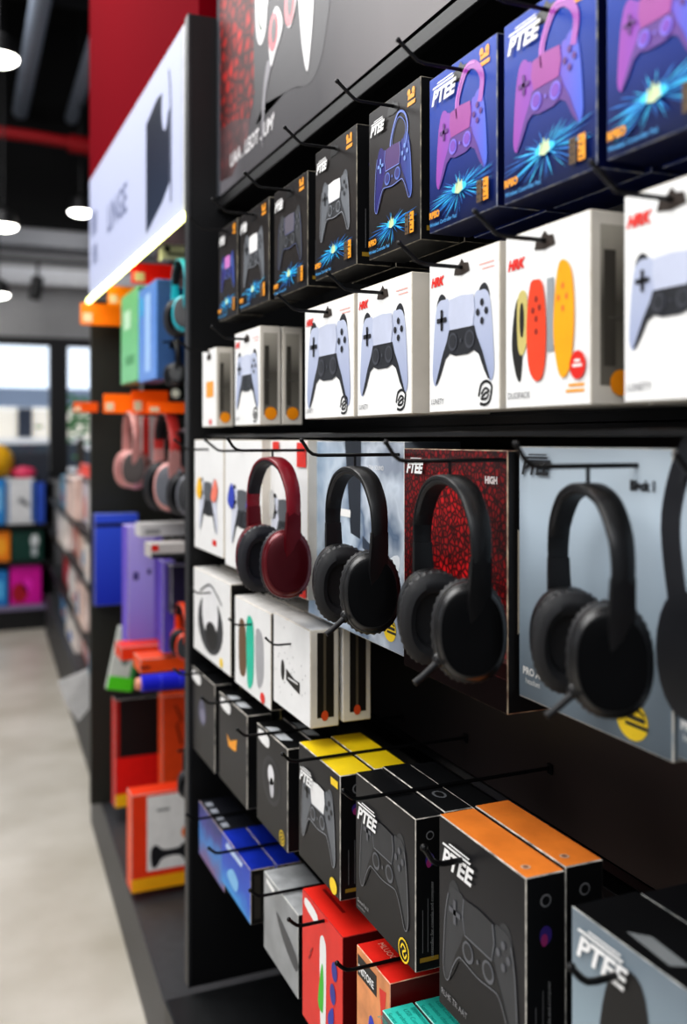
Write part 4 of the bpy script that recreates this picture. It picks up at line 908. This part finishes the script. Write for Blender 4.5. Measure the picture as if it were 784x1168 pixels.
# grey post light strip in front of the mullion
# outside: street whose daylight is put into glowing colours
struct('exterior_backdrop', box((-8, 17, 0), (14, 17.2, 6)), grad([(0, (225, 228, 232)), (.46, (250, 246, 236)), (.55, (230, 240, 252)), (1, (235, 245, 255))], 2, 0, 4, emit=1.0))  # glowing backdrop that stands for bright sky and buildings
struct('exterior_ground', box((-8, 13.05, -.06), (14, 17, -.02)), mat((170, 170, 170), .8, emit=.1))
c = thing('parked_car', 'white parked car seen blurred through the shop window', 'car', (1.0, 13.6, 0))
bm = bmesh.new()
pro = [(-2.0, .35), (-2.05, .8), (-1.7, 1.0), (-1.0, 1.08), (-.4, 1.5), (.9, 1.52), (1.6, 1.1), (2.0, 1.0), (2.1, .6), (2.05, .35)]
A_ = [bm.verts.new((x, 0, z)) for x, z in pro]; B_ = [bm.verts.new((x, 1.6, z)) for x, z in pro]
bm.faces.new(A_); bm.faces.new(B_[::-1]); [bm.faces.new((A_[i], A_[(i+1) % 10], B_[(i+1) % 10], B_[i])) for i in range(10)]
obj('car_body', bm, mat((240, 242, 246), .3, emit=.5), c)
bm = bmesh.new(); bm.faces.new([bm.verts.new((x, -.01, z)) for x, z in ((-.85, 1.1), (-.35, 1.42), (.8, 1.44), (1.3, 1.1))]); obj('side_window', bm, mat((70, 80, 92), .2, emit=.3), c)
for x in (-1.3, 1.3):
    bm = bmesh.new(); tube(bm, [(x, -.03, .33), (x, .2, .33)], .33, 20); obj('wheel', bm, DKH, c, True)
c = thing('street_shrub', 'green shrub outside the right window pane', 'shrub', tuple(at(92, 470, 11.2))[:2]+(0,))
bm = bmesh.new(); tube(bm, [(0, 0, 0), (0, 0, 1.5)], .04, 8); obj('trunk', bm, mat((90, 70, 50)), c)
bm = bmesh.new()
for i in range(90):
    p = Vector((random.gauss(0, .16), random.gauss(0, .16), 1.72+random.gauss(0, .13))); bmesh.ops.create_icosphere(bm, subdivisions=1, radius=.05, matrix=Matrix.Translation(p) @ Matrix.Diagonal((1, 1, .4, 1)))
obj('foliage', bm, mat((60, 140, 70), .5, emit=.2), c)
aw = thing('street_awning', 'blue-grey shop awning band across the street outside', 'awning', (0, 16.5, 0))
obj('awning_band', box((-6, -.1, 2.0), (9, .1, 2.32)), mat((150, 166, 190), .6, emit=.25), aw); obj('shop_front', box((-6, .1, 0), (9, .3, 1.99)), mat((232, 226, 214), .6, emit=.65), aw)
for x in (-3, -.4, 1.25, 2.6, 5): obj('pillar', box((x, -.09, 0), (x+.22, .09, 1.99)), mat((70, 78, 96), .6), aw)
# ceiling things
DU = mat((150, 160, 176), .5)
for i, (p0, p1, r_, lab) in enumerate([((52, -30), (20, 145), .07, 'grey ceiling duct running above the aisle'), ((112, 40), (78, 145), .06, 'shorter grey ceiling duct beside the red wall')]):
    def cz(px, py, Z):
        u = (px-392)/1100.; d = (Z-H)*1100/(500-py); return (d*(u*CT+ST), d*(CT-u*ST), Z)
    bm = bmesh.new(); tube(bm, [cz(p0[0], p0[1], 4.4), cz(p1[0], p1[1], 4.4)], r_, 12); tag(obj('ceiling_duct', bm, DU, None, True), lab, 'duct', 'ceiling ducts')
bm = bmesh.new(); A = at(40, 156, 8.2); tube(bm, [(-4, 8.2, A.z+.06), (A.x, 8.2, A.z), (3, 8.2, A.z-.12)], .05, 12)
tube(bm, [(1.02, 8.2, A.z-.02), (1.2, 8.2, A.z-.03)], .075, 12)
tag(obj('sprinkler_pipe', bm, mat((150, 14, 24), .4), None, True), 'red sprinkler pipe crossing under the black ceiling', 'pipe')
for i in range(5):
    z = 5.12; y = 5.2+i*.75
    tag(obj('roof_beam', box((-4, y, z-.06), (5, y+.05, z+.07)), mat((34, 35, 38), .6)), ('dark thin roof beam over the aisle'), 'beam', 'dark roof beams')
EM = mat((255, 252, 244), .5, emit=12, var=.01)
for i, (px, py, Y, rad, lab) in enumerate([(-2, 66, 5.6, .115, 'largest round ceiling lamp at the upper left edge'), (92, 242, 8.4, .105, 'round ceiling lamp beside the white sign'), (4, 258, 7.8, .11, 'round ceiling lamp at the left edge, level with the sign'), (-2, 336, 8.6, .095, 'lowest round lamp at the left edge over the window')]):
    p = at(px, py, Y); L = thing('pendant_lamp', lab, 'lamp', tuple(p), 0, 'round pendant lamps')
    bm = bmesh.new(); tube(bm, [(0, 0, .0), (0, 0, .10), (0, 0, .13)], [rad, rad*.8, rad*.3], 28); obj('lamp_shade', bm, FR, L, True)
    bm = bmesh.new(); bmesh.ops.create_uvsphere(bm, u_segments=24, v_segments=10, radius=rad*.93, matrix=Matrix.Diagonal((1, 1, .38, 1))); obj('diffuser', bm, EM, L, True)
    bm = bmesh.new(); tube(bm, [(0, 0, .13), (0, 0, 5.2-p.z)], .008, 6); obj('cord', bm, FR, L)
p = at(43, 325, 8.6); L = thing('spotlight', 'black track spotlight in front of the grey bulkhead', 'spotlight', tuple(p))
bm = bmesh.new(); tube(bm, [(0, 0, .06), (-.03, -.03, -.12)], .05, 14); obj('lamp_head', bm, FR, L, True)
bm = bmesh.new(); bx(bm, (-.6, -.02, .19), (.9, .02, .22)); obj('track', bm, FR, L)
bm = bmesh.new(); tube(bm, [(0, 0, .05), (0, 0, .2)], .012, 8); obj('stem', bm, FR, L)

# far cross shelf under the window
YF = 7.95
s = thing('cross_shelf', 'black low shelving unit across the end of the aisle', 'shelving', (.2, YF, 0))
zs = [z_at(y, YF, 25) for y in (712, 690, 640, 598, 548)]
fpart('plinth', (-2.2, YF, 0), (.86, YF+.5, zs[1]-.04), FR, s)
fpart('shelf_board', (-2.2, YF-.02, zs[1]-.04), (.86, YF+.5, zs[1]-.005), mat((130, 120, 150), .4), s)
for z in zs[2:4]: fpart('shelf_board', (-2.2, YF, z-.03), (.86, YF+.5, z-.004), FR, s)
fpart('back_panel', (-2.2, YF+.5, 0), (.86, YF+.52, zs[4]), FR, s)
fpart('end_panel', (.861, YF, 0), (.88, YF+.52, zs[4]-.02), FR, s)
def shelfbox(x0, x1, zi, frac, col, lab, art=None, name='toy_box'):
    xa, xb = at(x0, 600, YF).x, at(x1, 600, YF).x; z0 = zs[zi]; hmax = zs[zi+1]-.035-z0 if zi < 3 else .36
    r = thing(name, lab, 'box', ((xa+xb)/2, YF+.03, z0-.003), 0, 'boxes on the cross shelf'); m = mat(col, .4, var=.12, scale=8)
    carton(r, xb-xa, .3, hmax*frac, m, m, m, m, .004)
    if art: a = Art(); art(a, xb-xa, hmax*frac); a.build('front_print', r)
shelfbox(-14, 6, 3, 1.0, (50, 140, 210), 'light blue box at the left end of the upper far shelf', lambda a, w, h: a.rect(-w*.3, h*.3, w*.3, h*.8, mat((130, 190, 230)), 1))
shelfbox(8, 40, 3, 1.0, (222, 222, 224), 'white box with grey print on the upper far shelf', lambda a, w, h: (a.rect(-w*.48, h*.05, -w*.4, h*.95, mat((120, 150, 190)), 1), a.poly([(-w*.1, h*.5), (w*.3, h*.35), (w*.3, h*.45), (0, h*.6)], mat((110, 112, 118)), 1), a.rect(w*.38, h*.05, w*.49, h*.95, mat((60, 110, 180)), 1)))
shelfbox(42, 52, 3, .9, (54, 90, 190), 'narrow blue box at the right end of the upper far shelf')
shelfbox(-12, 12, 2, .95, (246, 140, 20), 'orange box on the middle far shelf', lambda a, w, h: a.oval(0, h*.5, w*.3, h*.3, mat((250, 170, 40)), 1))
shelfbox(14, 50, 2, .95, (16, 66, 56), 'dark green box with white figure on the middle far shelf', lambda a, w, h: (a.oval(w*.22, h*.65, w*.14, h*.22, mat((214, 218, 220)), 1), a.rect(w*.12, h*.15, w*.3, h*.5, mat((190, 196, 200)), 1)))
shelfbox(-14, 9, 1, .9, (40, 130, 200), 'blue box on the lowest far shelf', lambda a, w, h: a.rect(-w*.3, h*.2, w*.3, h*.7, mat((90, 180, 230)), 1))
shelfbox(12, 48, 1, 1.0, (214, 8, 160), 'bright magenta box on the lowest far shelf', lambda a, w, h: (a.oval(-w*.2, h*.3, w*.25, h*.25, mat((170, 8, 40)), 1), a.oval(w*.05, h*.5, w*.15, h*.18, mat((236, 40, 190)), 1)))
c = thing('gift_item', 'pink round-topped item standing on the far shelf', 'toy', (at(28, 545, YF).x, YF+.12, zs[3]+.357)); bm = bmesh.new(); bmesh.ops.create_uvsphere(bm, u_segments=16, v_segments=10, radius=.09, matrix=Matrix.Translation((0, 0, .045)) @ Matrix.Diagonal((1.1, .6, .55, 1))); obj('body', bm, mat((226, 70, 110)), c, True)
c = thing('gift_item', 'yellow round item at the left edge before the window', 'toy', (at(2, 530, YF).x, YF+.12, zs[3]+.357)); bm = bmesh.new(); bmesh.ops.create_uvsphere(bm, u_segments=16, v_segments=10, radius=.14, matrix=Matrix.Translation((-.04, 0, .135))); obj('body', bm, mat((226, 170, 20)), c, True)
c = thing('display_screen', 'dark small display screen on the far shelf before the window', 'screen', (at(52, 530, YF).x, YF+.2, zs[3]+.30)); obj('screen', box((-.25, 0, .0), (.05, .04, .26), .01), mat((50, 54, 64), .4), c); obj('stand', box((-.12, -.05, -.06), (-.06, .05, 0)), FR, c)

# middle gondola, slightly turned, along the aisle
Pm = [Vector((.606+.02, 4.17, 0)), Vector((.79, 7.75, 0))]
mg = thing('aisle_gondola', 'dark low gondola of blurred colourful packs beyond the far bay', 'shelving', tuple(Pm[0]), math.atan2(Pm[1].y-Pm[0].y, Pm[1].x-Pm[0].x))
Lg = (Pm[1]-Pm[0]).length
obj('plinth', box((0, -.5, 0), (Lg, 0, .30), .004), mat((52, 53, 56), .5), mg); obj('back_panel', box((0, -.5, .30), (Lg, -.46, 1.30)), FR, mg); obj('end_panel', box((-.02, -.5, .0), (-.001, 0, .98)), FR, mg)
for z in (.52, .80, 1.04): obj('shelf_board', box((0, -.46, z-.02), (Lg, -.02, z)), FR, mg)
Mg = mg.matrix_basis
cols = [(236, 230, 224), (206, 130, 120), (80, 140, 180), (236, 206, 194), (196, 60, 60), (60, 110, 190), (210, 200, 210), (232, 225, 220), (90, 150, 180), (170, 70, 80)]
names_c = ['off-white', 'brick pink', 'slate blue', 'pale peach', 'dark red', 'strong blue', 'pale lilac', 'white', 'sky blue', 'wine red']
lv = [(.30, 'on the lowest'), (.52, 'on the second'), (.80, 'on the third'), (1.04, 'on the top')]
plan = [[(5, 1), (8, 1), (1, .9), (7, .9), (2, .9)], [(8, 1.05), (2, 1), (3, 1), (0, 1), (4, 1)], [(2, 1), (7, 1.05), (3, 1), (1, 1), (7, 1)], [(7, 1), (0, 1), (6, 1), (3, .9), (8, .8)]]
for li, (z0, lt) in enumerate(lv):
    xx = .02
    for bi, (ci, hf) in enumerate(plan[li]):
        wd = .34+.10*bi; hh = (.19, .25, .21, .26)[li]*hf
        p = Mg @ Vector((xx+wd/2, -.03-.02*((bi+li) % 3), z0))
        rz = mg.rotation_euler.z+math.pi
        r = thing('boxed_toy', '%s pack %s level of the aisle gondola, %s along it' % (names_c[ci], lt, ('first', 'second', 'third', 'fourth', 'last')[bi]), 'box', tuple(p), rz, 'packs on the aisle gondola')
        m = mat(cols[ci], .4, var=.25, scale=9); carton(r, wd-.03, .22, hh, m, m, m, m, .004)
        a = Art(); q1, q2, q3 = random.uniform(-.35, .1), random.uniform(.15, .6), random.uniform(.1, .35); a.poly([(wd*q1, hh*.1), (wd*(q1-.05), hh*q2), (wd*(q1+q3*.6), hh*(q2+.25)), (wd*(q1+q3), hh*.2)], mat(cols[(ci*3+bi+1) % 10]), 1, random.choice((0, 3))); a.rect(-wd*.4, hh*.85, wd*.1, hh*.93, mat((40, 44, 60)), 1); a.build('front_print', r)
        xx += wd
p = Mg @ Vector((.75, -.24, 1.302)); c = thing('red_tray', 'orange-red tray lying on top of the aisle gondola', 'tray', (p.x, p.y, 1.302), mg.rotation_euler.z)
bm = bmesh.new(); bx(bm, (-.6, -.22, 0), (.6, .2, .02), 0, .005); bx(bm, (-.6, -.22, .02), (.6, -.2, .12), 0, .004); bx(bm, (-.6, .16, .02), (.6, .18, .06), 0, .004); obj('tray', bm, mat((226, 64, 44), .4), c)
A = at(87, 822, 3.98); c = thing('price_card', 'white tilted card holder at the end of the aisle gondola', 'price tag', (A.x, A.y, A.z))
bm = bmesh.new(); v = [bm.verts.new(q) for q in ((-.075, -.03, .17), (.045, -.01, .205), (.075, .0, .07), (.005, -.02, 0), (-.045, -.03, .08))]; f_ = bm.faces.new(v); e = bmesh.ops.extrude_face_region(bm, geom=[f_]); bmesh.ops.translate(bm, vec=(0, .006, 0), verts=[q for q in e['geom'] if isinstance(q, bmesh.types.BMVert)])
obj('card', bm, mat((226, 226, 226), .4), c); bm = bmesh.new(); tube(bm, [(.03, .0, .1), (.03, .19, .1)], .005, 6); obj('clip_arm', bm, FR, c)

# ------------------------------------------------------------------ light
def area(loc, target, sx, sy, power, col=(1, 1, 1), name='added_area_light'):  # unseen area lamps, added to light the carton fronts, tops and aisle
    l = bpy.data.lights.new(name, 'AREA'); l.shape = 'RECTANGLE'; l.size = sx; l.size_y = sy; l.energy = power; l.color = col
    o = bpy.data.objects.new(name, l); C.objects.link(o); o.location = loc
    o.rotation_euler = (Vector(target)-Vector(loc)).to_track_quat('-Z', 'Y').to_euler()
area((-1.0, .6, 3.3), (.5, 1.1, 1.2), 1.6, 2.2, 50, (1, .985, .96))
area((-.6, -.6, 2.7), (.5, 1.2, 1.1), 1.0, 1.0, 13, (.96, .98, 1))
area((-.4, 2.8, 3.6), (.2, 2.9, .3), 1.4, 1.6, 46, (1, .985, .96))
area((-1.2, 5.6, 4.4), (.3, 5.6, 0), 2.5, 3, 130)
area((-1.8, 1.2, 1.3), (.5, 1.3, 1.1), 1.8, 1.2, 9, (.95, .97, 1))
wd_ = bpy.data.worlds.new('World'); bpy.context.scene.world = wd_; wd_.use_nodes = True
wd_.node_tree.nodes['Background'].inputs[0].default_value = (.85, .9, 1, 1); wd_.node_tree.nodes['Background'].inputs[1].default_value = .35

cam = bpy.data.cameras.new('camera'); co = bpy.data.objects.new('camera', cam); C.objects.link(co)
co.location = (0, 0, H); co.rotation_euler = (math.pi/2, 0, -TH)
cam.sensor_fit = 'HORIZONTAL'; cam.sensor_width = 24; cam.lens = 1100/784*24
cam.shift_y = -84/784
cam.clip_start = .02
cam.dof.use_dof = True; cam.dof.focus_distance = 1.15; cam.dof.aperture_fstop = 2.8; cam.dof.aperture_blades = 8
bpy.context.scene.camera = co
vs = bpy.context.scene.view_settings; vs.view_transform = 'Standard'; vs.look = 'Medium High Contrast'
